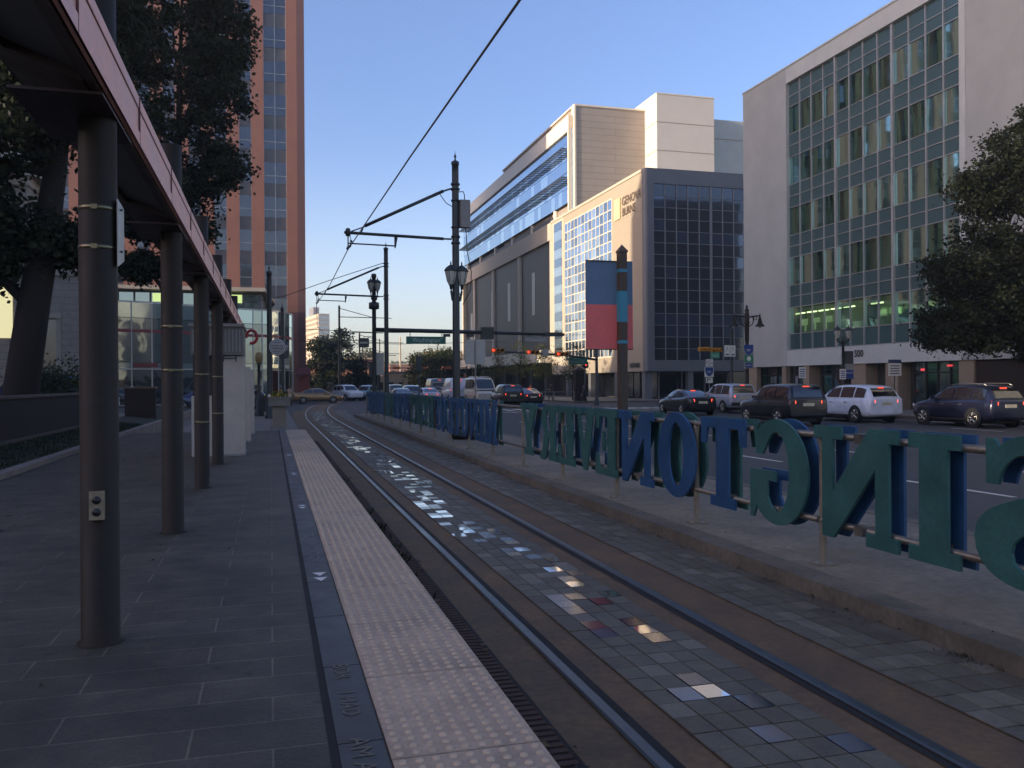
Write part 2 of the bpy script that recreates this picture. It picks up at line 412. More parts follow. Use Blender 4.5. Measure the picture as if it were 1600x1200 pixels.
wn.links.new(sxyz.outputs[2], mrw.inputs['Value'])
band = wn.nodes.new('ShaderNodeMix'); band.data_type = 'RGBA'; band.blend_type = 'ADD'
band.inputs[7].default_value = (.78, .78, .5, 1)
wn.links.new(mrw.outputs[0], band.inputs[0]); wn.links.new(tint.outputs[2], band.inputs[6]); wn.links.new(band.outputs[2], bg.inputs['Color'])
sc.view_settings.view_transform = 'Standard'; sc.view_settings.look = 'None'
sc.view_settings.exposure = 1.35; sc.view_settings.gamma = 1
sc.cycles.max_bounces = 8; sc.cycles.transparent_max_bounces = 12
sc.cycles.use_denoising = True
# ================================================================== THE SETTING
def bend(y):
    return max(0., y-43.)**2/620. if y < 110 else (67**2)/620. + (y-110)*.216
def strip(mb, x0, x1, y0, y1, z, mi=0, step=4.):
    """ribbon on the ground that follows the bend of the tracks"""
    y = y0
    while y < y1-1e-6:
        yn = min(y+step, y1)
        mb.quad((x0+bend(y),y,z),(x1+bend(y),y,z),(x1+bend(yn),yn,z),(x0+bend(yn),yn,z), mi)
        y = yn
def struct(name, mb, mats, parent=None):
    o = mb.build(name, mats, parent)
    if parent is None: o['kind'] = 'structure'
    return o

b = MB(); b.sheet(-2500, 2500, -800, 5000, -.06); struct('ground', b, m_ground)
b = MB(); b.sheet(-160, 220, -60, 330, -.008); road = struct('road', b, m_asphalt)
b = MB()
def dash(x, y, ln, wd=.13): b.sheet(x-wd/2, x+wd/2, y, y+ln, .0)
for x in (11.57, 14.9, 18.3, 22.1, 25.9):
    for k in range(-3, 9):
        y = 4.6+k*6.55+(1.2 if x > 12 else 0)
        if y+2.6 < 57: dash(x, y, 2.5)
    for k in range(10, 24): dash(x+2, 20+k*6.5, 2.5)
b.sheet(8.25, 8.37, -10, 50, .0); b.sheet(29.3, 29.42, -10, 56, .0)
b.sheet(9, 29.6, 53.2, 53.6, .0)
for k in range(22): b.sheet(8.6+k*1.0, 9.1+k*1.0, 56, 59.5, .0)
struct('road_markings', b, m_white)

# track bed: rust stained concrete, pavers, rails, kerb-side pavers
b = MB(); strip(b, 1.07, 4.58, -6, 62, .0); strip(b, 1.5, 3.72, 62, 150, .0); struct('track_bed', b, m_rust)
b = MB()
b.box(1.09, 1.49, -4, 29.2, -.004, .004, 0)
for k in range(420):
    y = -2+k*.075
    if y > 29: break
    b.box(1.12, 1.46, y, y+.045, .004, .012, 1)
struct('drain_grating', b, [M_plain('brown gutter dirt', (.028,.017,.012), .9, var=.4, scale=3.), m_grate])
b = MB()
for cx in (1.845, 3.275):
    y = -4
    while y < 150:
        yn = y+2.5
        o0, o1 = bend(y), bend(yn)
        # rail head, flangeway groove on the inner side
        hx = [(cx-.045, .012), (cx-.03, .022), (cx+.03, .022), (cx+.045, .012)]
        for (xa, za), (xb, zb) in zip(hx, hx[1:]):
            b.quad((xa+o0,y,za),(xb+o0,y,zb),(xb+o1,yn,zb),(xa+o1,yn,za), 0)
        gx0, gx1 = (cx+.045, cx+.105) if cx < 2.5 else (cx-.105, cx-.045)
        b.quad((gx0+o0,y,.006),(gx1+o0,y,.006),(gx1+o1,yn,.006),(gx0+o1,yn,.006), 1)
        y = yn
struct('rails', b, [m_rail, m_gap])

random.seed(21)
b = MB()
strip(b, 2.16, 2.98, -4, 62, .005, 0)
strip(b, 3.78, 4.56, -4, 62, .005, 0)
pav = []
y = -2.0
cols = 5
wx = .82/cols
while y < 62:
    ln = .22
    for k in range(cols):
        d = random.random()
        mi = 1 if d < .5 else (2 if d < .85 else 3)
        # polished stones lie in drifting clusters along the middle of the strip
        c = math.sin(y*.9)*1.1+2.0+math.sin(y*.37)*.9
        if abs(k-c) < 1.7:
            q = random.random()
            lim = (.05,.085,.12,.24) if y < 5.6 else (.12,.21,.28,.36) if y < 9 else (.14,.29,.33,.39)
            for mm, l_ in zip((4,5,6,7), lim):
                if q < l_: mi = mm; break
        pav.append((2.16+k*wx, 2.16+(k+1)*wx, y, y+ln, mi))
    y += ln
def stone(x0, x1, y0, y1, mi, g=.005):
    dz = random.uniform(0, .004) if mi < 4 else .003
    o0, o1 = bend(y0), bend(y1)
    tx, ty = (random.uniform(-.0012, .0012), random.uniform(-.0012, .0012)) if mi >= 4 else (0, 0)
    z = .010+dz
    a0, a1, c0, c1 = x0+g, x1-g, y0+g, y1-g
    top = [(a0+o0,c0,z-tx-ty),(a1+o0,c0,z+tx-ty),(a1+o1,c1,z+tx+ty),(a0+o1,c1,z-tx+ty)]
    low = [(p[0],p[1],.004) for p in top]
    b.add(low+top, [(4,5,6,7),(0,1,5,4),(1,2,6,5),(2,3,7,6),(3,0,4,7)], mi)
for p in pav: stone(*p)
y = -2.0; row = 0
while y < 62:
    nx = 5; wx2 = .78/nx; sh = (row % 2)*.0
    for k in range(nx):
        d = random.random()
        stone(3.78+k*wx2, 3.78+(k+1)*wx2, y, y+.24, 1 if d < .55 else (2 if d < .8 else 3))
    y += .24; row += 1
struct('track_pavers', b, [m_mortar, m_p1, m_p2, m_p3, m_g1, m_g2, m_g3, m_g4])

# platform
b = MB(); b.box(-4.2, 1.07, -8, 29.3, -.05, .376, 0); struct('platform', b, m_slate)
b = MB()
for k in range(-6, 32):
    b.box(.262, .452, k*1.02-.4, k*1.02+.61, .30, .3815)
struct('platform_border', b, m_slate2)
b = MB()
b.sheet(.225, .262, -6, 29.2, .3785, 0); 
struct('platform_joint', b, m_gap)
b = MB()
y = -3.55
while y < 29.2:
    b.box(.462, 1.085, y+.006, min(y+1.0, 29.3)-.006, .30, .388, 0)
    if y < 22:
        near = y < 9
        for i in range(9):
            for j in range(14):
                cx, cy = .497+i*.069, y+.04+j*.0707
                if near: b.lathe((cx, cy, .388), [(.019,0),(.0175,.004),(.012,.0075),(.0005,.008)], 10, 1)
                else: b.lathe((cx, cy, .388), [(.018,0),(.012,.007),(.0005,.0075)], 6, 1)
    y += 1.0
struct('tactile_paving', b, [m_tact, m_dome])
# lettering cut into the border
b = MB()
def along(x, y, z, flip=False):     # reads towards the viewer, letter tops towards the track
    return lambda u, v, d: (x+v, y-u, z)
for ys in (8.95, 12.95, 17.0, 21.0):
    text_mb(b, 'TO PENN STATION', .13, along(.315, ys, .3845), 0, sx=1.28)
    for dy in (2.02, 2.2):
        b.add([(.31, ys-dy+.13, .3845), (.42, ys-dy+.13, .3845), (.365, ys-dy, .3845)], [(0,1,2)], 1)
m_letter = M_plain('pale inlay', (.2,.2,.205), .6, var=.4, scale=20.)
m_arrow = M_plain('white inlay', (.6,.62,.68), .5, var=.1)
struct('border_lettering', b, [m_letter, m_arrow])
b = MB()
text_mb(b, 'BOR', .12, along(.31, 4.72, .3845), 0, sx=1.0)
text_mb(b, '. I HAD', .12, along(.31, 4.35, .3845), 0, sx=1.0)
text_mb(b, 'AM AS', .13, along(.31, 3.72, .3845), 0, sx=1.1)
struct('border_engraving', b, M_plain('worn engraving', (.13,.125,.115), .7, var=.6, scale=40.))

# left side: kerb, grass, low wall; plaza beyond the platform
b = MB(); b.box(-4.42, -4.2, -6, 29.3, 0, .47); b.box(-4.42, -4.2, 29.3, 56, 0, .47); struct('planting_kerb', b, m_offw and M_plain('pinkish kerb', (.2,.165,.16), .85, var=.3, scale=2.))
b = MB(); b.add([(-4.42,-6,.44),(-4.42,56,.44),(-5.9,56,.61),(-5.9,-6,.61),(-4.42,-6,0),(-4.42,56,0),(-5.9,56,0),(-5.9,-6,0)], [(0,1,2,3),(0,4,5,1),(1,5,6,2),(2,6,7,3),(3,7,4,0)]); struct('lawn', b, m_grass)
b = MB()
random.seed(5)
for k in range(9000):
    x = random.uniform(-5.74, -4.45); z0 = .44+(-4.42-x)*.1149; y = random.uniform(8, 34)
    h = random.uniform(.03, .09); a = random.uniform(0, PI); c, s = math.cos(a)*.008, math.sin(a)*.008
    dx, dy = random.uniform(-.03,.03), random.uniform(-.03,.03)
    b.add([(x-c,y-s,z0),(x+c,y+s,z0),(x+dx,y+dy,z0+h)], [(0,1,2)], random.choice((0,0,1)))
g = b.build('grass', [m_l1, m_l2], fix=False); tag(g, 'short dark grass between the pale kerb and the brick wall', 'grass', kind='stuff')
b = MB(); b.box(-60, 1.07, 29.3, 60, -.05, .10, 0); b.box(-60, -5.9, -40, 29.3, -.05, .3, 0); struct('plaza', b, m_side)
b = MB(); b.box(-60, 1.6, 78, 106, -.05, .12, 0); struct('corner_sidewalk', b, m_side)
# right pavement
b = MB()
b.box(30.2, 60, -30, 62.5, -.05, .15, 0); b.box(27.0, 60, 74.5, 200, -.05, .15, 0)
struct('sidewalk', b, m_side)
b = MB(); b.box(30.0, 30.2, -30, 62.5, -.05, .155, 0); b.box(26.8, 27.0, 74.5, 200, -.05, .155, 0); b.box(26.8,60,74.3,74.5,-.05,.155,0); struct('kerb', b, m_kerb)
# median with the lettered railing
b = MB(); b.box(4.88, 7.62, -8, 50, -.05, .138, 0)
nose = [(4.88+1.37*(1-math.cos(t)), 50+1.6*math.sin(t)) for t in [PI*k/12 for k in range(13)]]
b.prism(nose, [], lambda u, v, d: (u, v, -.05+d), .188)
struct('median', b, m_conc)
b = MB(); b.box(4.58, 4.87, -8, 50, -.05, .142, 0); b.box(7.63, 7.85, -8, 50, -.05, .142, 0); struct('median_kerb', b, m_kerb)

# leaves, weeds and litter along the tracks: loose and uncountable
b = MB()
random.seed(9)
def litter(n, fx, fy, z, sz, mis):
    for k in range(n):
        x, y = fx(), fy(); a = random.uniform(0, 2*PI); s_ = random.uniform(*sz)
        c, s = math.cos(a)*s_, math.sin(a)*s_
        t = random.uniform(-.3, .6)*s_
        b.add([(x+c,y+s,z),(x-s*.6,y+c*.6,z+.006+abs(t)*.5),(x-c,y-s,z+.003),(x+s*.6,y-c*.6,z+.008)], [(0,1,2,3)], random.choice(mis))
litter(170, lambda: random.uniform(1.12,1.5), lambda: random.uniform(2.5,20), .024, (.015,.045), (0,0,1,2))
litter(240, lambda: 4.56-abs(random.gauss(0,.09)), lambda: random.uniform(3,30), .022, (.008,.03), (0,1,2,2))
litter(90, lambda: random.uniform(4.7,5.4), lambda: random.uniform(4,28), .146, (.006,.022), (1,2))
litter(130, lambda: random.uniform(-4.15,-2.6), lambda: random.uniform(4,24), .382, (.01,.03), (0,1,2))
litter(60, lambda: random.uniform(-2.5,.2), lambda: random.uniform(3,20), .382, (.006,.02), (0,1,2))
o = b.build('fallen_leaves', [M_plain('brown leaf', (.13,.07,.025), .8, var=.4, scale=20.), M_plain('dry leaf', (.17,.12,.05), .8, var=.4, scale=20.), M_plain('dark litter', (.03,.025,.02), .9)], fix=False)
tag(o, 'scattered dry leaves and litter along the gutter and track', 'leaves', kind='stuff')
b = MB()
for cy, n in ((9.0, 60), (10.2, 130), (11.3, 110), (12.5, 70), (7.9, 25), (14.5, 60), (17, 60)):
    for k in range(n):
        x = 1.14+abs(random.gauss(0, .11)); y = cy+random.gauss(0, .35)
        h = random.uniform(.02, .12); a = random.uniform(0, PI); c, s = math.cos(a)*.018, math.sin(a)*.018
        dx, dy = random.uniform(-.06,.09), random.uniform(-.06,.06)
        b.add([(x,y,.01),(x+c+dx*.6,y+s+dy*.6,h*.6),(x+dx,y+dy,h),(x-c+dx*.6,y-s+dy*.6,h*.6)], [(0,1,2,3)], random.choice((0,0,1)))
for cy in (4.62, 4.72):
    for k in range(26):
        x = 4.56-abs(random.gauss(0, .06)); y = cy+random.gauss(0,.12); h = random.uniform(.01,.06)
        b.add([(x-.006,y,.01),(x+.006,y+.004,.01),(x+random.uniform(-.04,.02),y+random.uniform(-.04,.04),h)], [(0,1,2)], 1)
o = b.build('weeds', [m_l1, m_l2], fix=False)
tag(o, 'low green weeds growing in the gap under the platform edge', 'weeds', kind='stuff')

# ================================================================== STATION CANOPY
CX = -.98
cp = thing('station_canopy', 'long pink edged station canopy on a row of dark round columns', 'canopy', (CX, 5.56, .376))
b = MB()
Y0, Y1 = -4., 28.0
b.box(-.862, -.85, Y0, Y1, 3.515, 3.83, 0)
b.quad((-.87,Y0,3.512),(-.87,Y1,3.512),(-.835,Y1,3.512),(-.835,Y0,3.512),0)
b.box(-.849, -.838, Y0, Y1, 3.512, 3.60, 0); b.box(-.849, -.843, Y0, Y1, 3.77, 3.842, 0)
y = Y0+.6
k = 0
while y < Y1:
    b.box(-.8485, -.8365, y, y+.008, 3.515, 3.84, 1); y += 1.93
b.box(-.849, -.8462, Y0, Y1, 3.600, 3.606, 1); b.box(-.849, -.8462, Y0, Y1, 3.763, 3.77, 1)
b.build('fascia', [m_pink, m_pinkline], cp)
b = MB()      # wedge roof above a sloping soffit
b.add([(-.862,Y0,3.83),(-1.42,Y0,3.86),(-1.42,Y1,3.86),(-.862,Y1,3.83)], [(0,1,2,3)])
b.box(-1.44, -1.415, Y0, Y1, 3.72, 3.88)
b.build('roof', m_maroon, cp)
b = MB()
b.add([(-.88,Y0,3.54),(-1.41,Y0,3.74),(-1.41,Y1,3.74),(-.88,Y1,3.54)], [(0,1,2,3)])
b.build('soffit', m_soffit, cp)
b = MB()
def slope(x): return 3.54+(-.88-x)/.53*.2
def slopebox(x0, x1, y0, y1, dz):
    vs = []
    for z in (-dz, .01):
        for x, y in ((x0,y0),(x1,y0),(x1,y1),(x0,y1)): vs.append((x, y, slope(x)+z))
    b.add(vs, [(0,3,2,1),(4,5,6,7),(0,1,5,4),(1,2,6,5),(2,3,7,6),(3,0,4,7)])
slopebox(-.955, -.88, Y0, Y1, .045); slopebox(-1.41, -1.33, Y0, Y1, .045)
for k in range(-3, 7):
    yc = 5.56+k*3.92
    if yc+.6 > Y1: continue
    b.box(-1.33, -.865, yc-.5, yc+.5, 3.470, 3.486); slopebox(-1.33, -.955, yc-.55, yc+.55, .05)
b.build('soffit_frame', m_maroon, cp)
for k in range(-2, 6):
    yc = 5.56+k*3.92
    b = MB()
    b.lathe((CX, yc, .376), [(.128,0),(.128,.012),(.107,.02),(.105,3.095)], 28)
    b.lathe((CX, yc, 3.75), [(.105,0),(.105,.62),(.0005,.625)], 28)
    col = b.build('column', m_bronze, cp)
    if k >= 0:
        hs = {0: (2.71, 2.94), 1: (2.05, 2.5)}.get(k, (1.35, 2.05))
        for h in hs:
            bb = MB(); bb.lathe((CX, yc, h), [(.1055,-.012),(.108,-.011),(.108,.011),(.1055,.012)], 28)
            bb.box(CX-.02, CX+.015, yc-.113, yc-.1, h-.014, h+.014)
            bb.build('steel_band', m_band, col)
    if k == 0:
        bb = MB(); bb.box(CX-.035, CX+.045, yc-.135, yc-.1, 1.12, 1.285)
        bb.build('outlet_box', M_plain('outlet box', (.24,.2,.15), .6, var=.3, scale=20.), col)
        bb = MB()
        for zz in (1.165, 1.235):
            bb.lathe((CX+.005, yc-.1365, zz), [(.0235,0),(.0235,-.004),(.0005,-.0045)], 14, axis='y')
        bb.build('outlet_socket', m_black, col)
        bb = MB(); bb.prism([(-.06,2.60),(.16,2.66),(.16,2.98),(-.06,3.0)], [], lambda u,v,d: (CX+.112+d, yc+u, v), .006)
        bb.tube([(CX+.1,yc+.03,2.7),(CX+.13,yc+.03,2.7)], .007, 6, 1); bb.tube([(CX+.1,yc+.03,2.95),(CX+.13,yc+.03,2.95)], .007, 6, 1)
        bb.build('sign_plate', [m_alum, m_black], col)

# white ticket pier group at the far end of the platform
def pier(x0, x1, y0, y1, zt, label):
    t = thing('white_pier', label, 'pier', ((x0+x1)/2, (y0+y1)/2, .376), 'white rendered piers on the platform')
    bb = MB(); bb.box(x0, x1, y0, y1, .376, zt); bb.build('pier_body', m_offw, t)
    bb = MB(); bb.box(x0-.02, x1+.02, y0-.02, y1+.02, .376, .42); bb.build('pier_base', m_grey, t)
    return t
t = pier(-1.0, -.55, 19.2, 20.4, 2.5, 'nearest white rendered pier, right under the grey ticket housing')
pier(-.98, -.53, 23.6, 24.6, 2.36, 'lower white pier just behind the grey ticket housing')
pier(-.96, -.5, 27.2, 28.2, 2.3, 'last white pier, at the far end of the canopy')
t = thing('ticket_booth', 'grey topped ticket machine housing with dark side panel and low white wall', 'ticket booth', (-1.3, 20, .376))
bb = MB(); bb.box(-1.62, -.57, 19.15, 21.2, 2.52, 3.13, 0); bb.box(-1.65, -.54, 19.1, 21.25, 3.13, 3.19, 1)
for k in range(14): bb.box(-1.58+k*.072, -1.55+k*.072, 19.142, 19.15, 2.6, 3.06, 1)
bb.build('housing', [M_plain('grey louvre', (.12,.115,.115), .6, var=.2), m_grey], t)
bb = MB(); bb.box(-1.6, -1.02, 19.5, 19.62, 1.67, 2.52); bb.build('dark_panel', m_black, t)
bb = MB(); bb.box(-1.62, -1.01, 19.3, 19.75, .376, 1.66); bb.build('low_wall', m_offw, t)
bb = MB(); bb.tube([(-.95,19.13,2.52),(-.95,18.98,2.45),(-.7,18.98,2.45),(-.7,19.13,2.52)], .018, 8)
bb.tube([(-.95,18.98,2.45),(-.95,18.98,2.38)], .014, 6); bb.tube([(-.7,18.98,2.45),(-.7,18.98,2.38)], .014, 6)
bb.build('lamp_bracket', m_black, t)

# low brick wall beyond the lawn
t = thing('brick_wall', 'low dark brick wall with a stone coping behind the lawn', 'wall', (-5.85, 10, .3))
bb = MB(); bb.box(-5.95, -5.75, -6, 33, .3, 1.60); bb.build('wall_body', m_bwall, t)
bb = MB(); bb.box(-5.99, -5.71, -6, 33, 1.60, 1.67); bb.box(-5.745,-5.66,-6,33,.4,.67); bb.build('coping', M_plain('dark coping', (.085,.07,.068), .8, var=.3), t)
t = thing('brick_wall', 'short dark wall segment beyond the lawn, between the first and second columns', 'wall', (-5.1, 39, .1))
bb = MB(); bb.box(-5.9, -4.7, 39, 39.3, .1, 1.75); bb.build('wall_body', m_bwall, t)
bb = MB(); bb.box(-5.95, -4.65, 38.95, 39.35, 1.75, 1.82); bb.build('coping', M_plain('brown coping', (.12,.08,.06), .8, var=.3), t)

# ================================================================== LETTERED RAILING
def ell(cx, cy, a, b_, n=28, t0=0, t1=2*PI):
    return [(cx+a*math.cos(t0+(t1-t0)*k/n), cy+b_*math.sin(t0+(t1-t0)*k/n)) for k in range(n)]
def bez(p0, p1, p2, p3, n=10):
    r = []
    for k in range(n):
        t = k/n; u = 1-t
        r.append((u**3*p0[0]+3*u*u*t*p1[0]+3*u*t*t*p2[0]+t**3*p3[0], u**3*p0[1]+3*u*u*t*p1[1]+3*u*t*t*p2[1]+t**3*p3[1]))
    return r
def glyph(ch):
    """fat slab serif capitals, 1 high; returns width, outline, holes"""
    s = .115
    if ch == 'I': return .5, [(0,0),(.5,0),(.5,s),(.39,s),(.39,1-s),(.5,1-s),(.5,1),(0,1),(0,1-s),(.11,1-s),(.11,s),(0,s)], []
    if ch == 'T': return .9, [(.2,0),(.7,0),(.7,s),(.58,s),(.58,1-s),(.76,1-s),(.8,.7),(.9,.7),(.9,1),(0,1),(0,.7),(.1,.7),(.14,1-s),(.32,1-s),(.32,s),(.2,s)], []
    if ch == 'N': return 1.02, [(0,0),(.36,0),(.36,s),(.25,s),(.25,.66),(.76,0),(.91,0),(.91,1-s),(1.02,1-s),(1.02,1),(.66,1),(.66,1-s),(.77,1-s),(.77,.42),(.32,1),(0,1),(0,1-s),(.1,1-s),(.1,s),(0,s)], []
    if ch == 'M': return 1.2, [(0,0),(.36,0),(.36,s),(.25,s),(.25,.7),(.52,0),(.68,0),(.92,.7),(.92,s),(.82,s),(.82,0),(1.2,0),(1.2,s),(1.12,s),(1.12,1-s),(1.2,1-s),(1.2,1),(.86,1),(.6,.34),(.34,1),(0,1),(0,1-s),(.1,1-s),(.1,s),(0,s)], []
    if ch == 'H': return 1.0, [(0,0),(.42,0),(.42,s),(.34,s),(.34,.44),(.66,.44),(.66,s),(.58,s),(.58,0),(1,0),(1,s),(.9,s),(.9,1-s),(1,1-s),(1,1),(.58,1),(.58,1-s),(.66,1-s),(.66,.57),(.34,.57),(.34,1-s),(.42,1-s),(.42,1),(0,1),(0,1-s),(.1,1-s),(.1,s),(0,s)], []
    if ch == 'E': return .85, [(0,0),(.85,0),(.85,.32),(.76,.32),(.7,s),(.37,s),(.37,.45),(.48,.45),(.5,.36),(.58,.36),(.58,.66),(.5,.66),(.48,.56),(.37,.56),(.37,1-s),(.68,1-s),(.73,.7),(.82,.7),(.82,1),(0,1),(0,1-s),(.11,1-s),(.11,s),(0,s)], []
    if ch == 'F': return .82, [(0,0),(.5,0),(.5,s),(.37,s),(.37,.45),(.48,.45),(.5,.36),(.58,.36),(.58,.66),(.5,.66),(.48,.56),(.37,.56),(.37,1-s),(.68,1-s),(.73,.7),(.82,.7),(.82,1),(0,1),(0,1-s),(.11,1-s),(.11,s),(0,s)], []
    if ch == 'V': return .98, [(.4,0),(.58,0),(.89,1-s),(.98,1-s),(.98,1),(.62,1),(.62,1-s),(.74,1-s),(.55,.32),(.38,1-s),(.48,1-s),(.48,1),(0,1),(0,1-s),(.08,1-s)], []
    if ch == 'Y': return .98, [(.24,0),(.74,0),(.74,s),(.62,s),(.62,.4),(.88,1-s),(.98,1-s),(.98,1),(.64,1),(.64,1-s),(.73,1-s),(.55,.55),(.39,1-s),(.48,1-s),(.48,1),(0,1),(0,1-s),(.1,1-s),(.36,.4),(.36,s),(.24,s)], []
    if ch == 'A': return .98, [(0,0),(.36,0),(.36,s),(.25,s),(.29,.25),(.59,.25),(.63,s),(.52,s),(.52,0),(.98,0),(.98,s),(.9,s),(.6,1),(.38,1),(.08,s),(0,s)], [[(.33,.37),(.55,.37),(.45,.74)]]
    if ch == 'U': return .96, bez((.1,.34),(.1,-.12),(.86,-.12),(.86,.34),16)+[(.86,.34),(.86,1-s),(.96,1-s),(.96,1),(.62,1),(.62,1-s),(.73,1-s)]+bez((.73,.34),(.73,.06),(.35,.06),(.35,.34),12)+[(.35,.34),(.35,1-s),(.45,1-s),(.45,1),(0,1),(0,1-s),(.1,1-s)], []
    if ch == 'O': return .96, ell(.48,.5,.48,.53,36), [ell(.48,.5,.19,.40,30)]
    if ch == 'G':
        o = ell(.5,.5,.5,.53,40,R(48),R(318))
        o = o+[(.84,.14),(.9,0),(.96,0),(.96,.50),(.52,.50),(.52,.40),(.66,.40),(.66,.24)]
        inn = ell(.5,.5,.21,.40,26,R(306),R(62))
        return .98, o+inn+[(.64,.80),(.74,.66),(.84,.66),(.9,.98),(.8,.98)], []
    if ch == 'S':
        o  = [(.0,.0),(.08,.0),(.12,.07)]+bez((.12,.07),(.24,-.05),(.9,-.1),(.9,.3),12)+bez((.9,.3),(.9,.62),(.3,.56),(.3,.78),10)
        o += bez((.3,.78),(.3,.96),(.66,.96),(.7,.68),10)+[(.7,.68),(.8,.68),(.8,1.0),(.73,1.0),(.69,.94)]
        o += bez((.69,.94),(.58,1.1),(.03,1.08),(.03,.7),12)+bez((.03,.7),(.03,.4),(.6,.46),(.6,.22),10)
        o += bez((.6,.22),(.6,.02),(.16,.02),(.1,.34),10)+[(.1,.34),(.0,.34)]
        return .92, o, []
    if ch == 'R':
        o = [(0,0),(.46,0),(.46,s),(.36,s),(.36,.42),(.44,.42)]+bez((.44,.42),(.56,.42),(.48,0),(.74,-.02),8)+[(.74,-.02),(.96,-.01),(.96,.12)]
        o += bez((.9,.12),(.76,.12),(.84,.42),(.68,.47),8)+bez((.68,.47),(.96,.55),(.96,1),(.58,1),10)+[(.58,1),(0,1),(0,1-s),(.11,1-s),(.11,s),(0,s)]
        return .95, o, [[(.36,.53),(.5,.53)]+bez((.5,.53),(.66,.55),(.66,.88),(.5,.89),8)+[(.5,.89),(.36,.89)]]
fence = thing('lettered_railing', 'steel pipe railing carrying cut out teal and blue capital letters along the tracks', 'railing', (5.1, 7.12, .14))
post_y = [4.58+2.54*k for k in range(-2, 18)]
for y in post_y:
    b = MB()
    b.lathe((5.1, y, .14), [(.036,0),(.036,1.24)], 14)
    b.box(5.0, 5.2, y-.09, y+.09, .14, .152)
    for dx in (-.075, .075):
        for dy in (-.065, .065): b.lathe((5.1+dx, y+dy, .152), [(.012,0),(.012,.025),(.0005,.027)], 6)
    b.build('post', m_galvp, fence)
for z in (1.38, .56):
    b = MB(); b.tube([(5.1,-1,z),(5.1,47.8,z)], .033, 12)
    for y in post_y: b.tube([(5.1,y-.05,z),(5.1,y+.05,z)], .04, 12)
    b.build('rail', m_galv, fence)
LZ, LH = .45, 1.03
def letter(ch, y0, width, near, far, col):
    w_, o_, h_ = glyph(ch)
    sx = width/w_
    f = lambda x: (lambda u, v, d: (x+d, y0+u*sx, LZ+v*LH))
    b = MB(); b.prism(o_, h_, f(5.0), .028); p = b.build('letter', near, fence)
    p['label'] = '%s capital letter %s seen from behind' % (col, ch)
    b = MB(); b.prism(o_, h_, f(5.155), .028)
    q = b.build('back_plate', far, p)
    b = MB()
    for zz in (1.38, .56): b.box(5.028, 5.155, y0+width*.42, y0+width*.52, zz-.045, zz+.045)
    b.build('bracket', m_galv, p)
for ch, ya, yb in (('S',4.2,5.2),('I',5.32,5.86),('N',5.98,7.12),('G',7.22,8.28)): letter(ch, ya, yb-ya, m_teal, m_blue, 'teal')
for ch, ya, yb in (('T',8.36,9.36),('O',9.5,10.56),('N',10.72,11.92)): letter(ch, ya, yb-ya, m_blue, m_teal, 'blue')
for ch, ya, yb in (('E',11.98,12.86),('V',12.9,13.8),('E',13.86,14.74),('R',14.8,15.78),('Y',16.0,17.15)): letter(ch, ya, yb-ya, m_teal, m_blue, 'teal')
y = 19.15
for word, near, far, col in (('MINUTE', m_blue, m_teal, 'blue'), ('OF', m_blue, m_teal, 'blue'), ('EVERY', m_teal, m_blue, 'teal'), ('HOUR', m_blue, m_teal, 'blue'), ('FOR', m_teal, m_blue, 'teal'), ('THE', m_blue, m_teal, 'blue'), ('FIRST', m_blue, m_teal, 'blue')):
    for ch in word:
        w_ = glyph(ch)[0]*.98
        if y+w_ > 47.5: break
        letter(ch, y, w_, near, far, col); y += w_+.08
    y += .14
# ================================================================== POLES, WIRES, SIGNS
def finial(mb, x, y, z, r):
    mb.lathe((x,y,z), [(r*1.18,0),(r*1.18,.09),(r*.9,.11),(r*.25,.15),(r*.2,.22),(r*.42,.27),(r*.1,.36),(.001,.5)], 12)
def lantern(parent, x, y, z, s=1., glass=m_lampglass):
    """acorn street lantern hanging its weight on the post: glass bowl, hood, finial"""
    b = MB(); b.lathe((x,y,z), [(.10*s,0),(.15*s,.1*s),(.21*s,.32*s),(.245*s,.56*s)], 14)
    l = b.build('lantern', glass, parent)
    b = MB()
    b.lathe((x,y,z), [(.001,-.22*s),(.05*s,-.2*s),(.07*s,-.05*s),(.11*s,0)], 12)
    b.lathe((x,y,z), [(.25*s,.55*s),(.29*s,.57*s),(.27*s,.62*s),(.2*s,.72*s),(.09*s,.8*s),(.03*s,.84*s),(.035*s,.9*s),(.005,1.0*s)], 14)
    for k in range(6):
        a = PI*k/3
        b.tube([(x+.155*s*math.cos(a), y+.155*s*math.sin(a), z+.1*s), (x+.25*s*math.cos(a), y+.25*s*math.sin(a), z+.56*s)], .012*s, 5)
    b.build('lantern_cage', m_pole, l)
    return l
def lamp_cluster(parent, x, y, z):
    for dx, dy in ((-.19,-.1),(.2,-.02),(.02,.2)):
        lantern(parent, x+dx, y+dy, z, .8)
        b = MB(); b.tube([(x+dx*.25,y+dy*.25,z-.55),(x+dx*.7,y+dy*.7,z-.5),(x+dx,y+dy,z-.2)], [.05,.045,.035], 8)
        b.tube([(x+dx*.3,y+dy*.3,z-.2),(x+dx*.8,y+dy*.8,z-.35),(x+dx,y+dy,z-.1)], .025, 6)
        b.build('lamp_bracket', m_pole, parent)
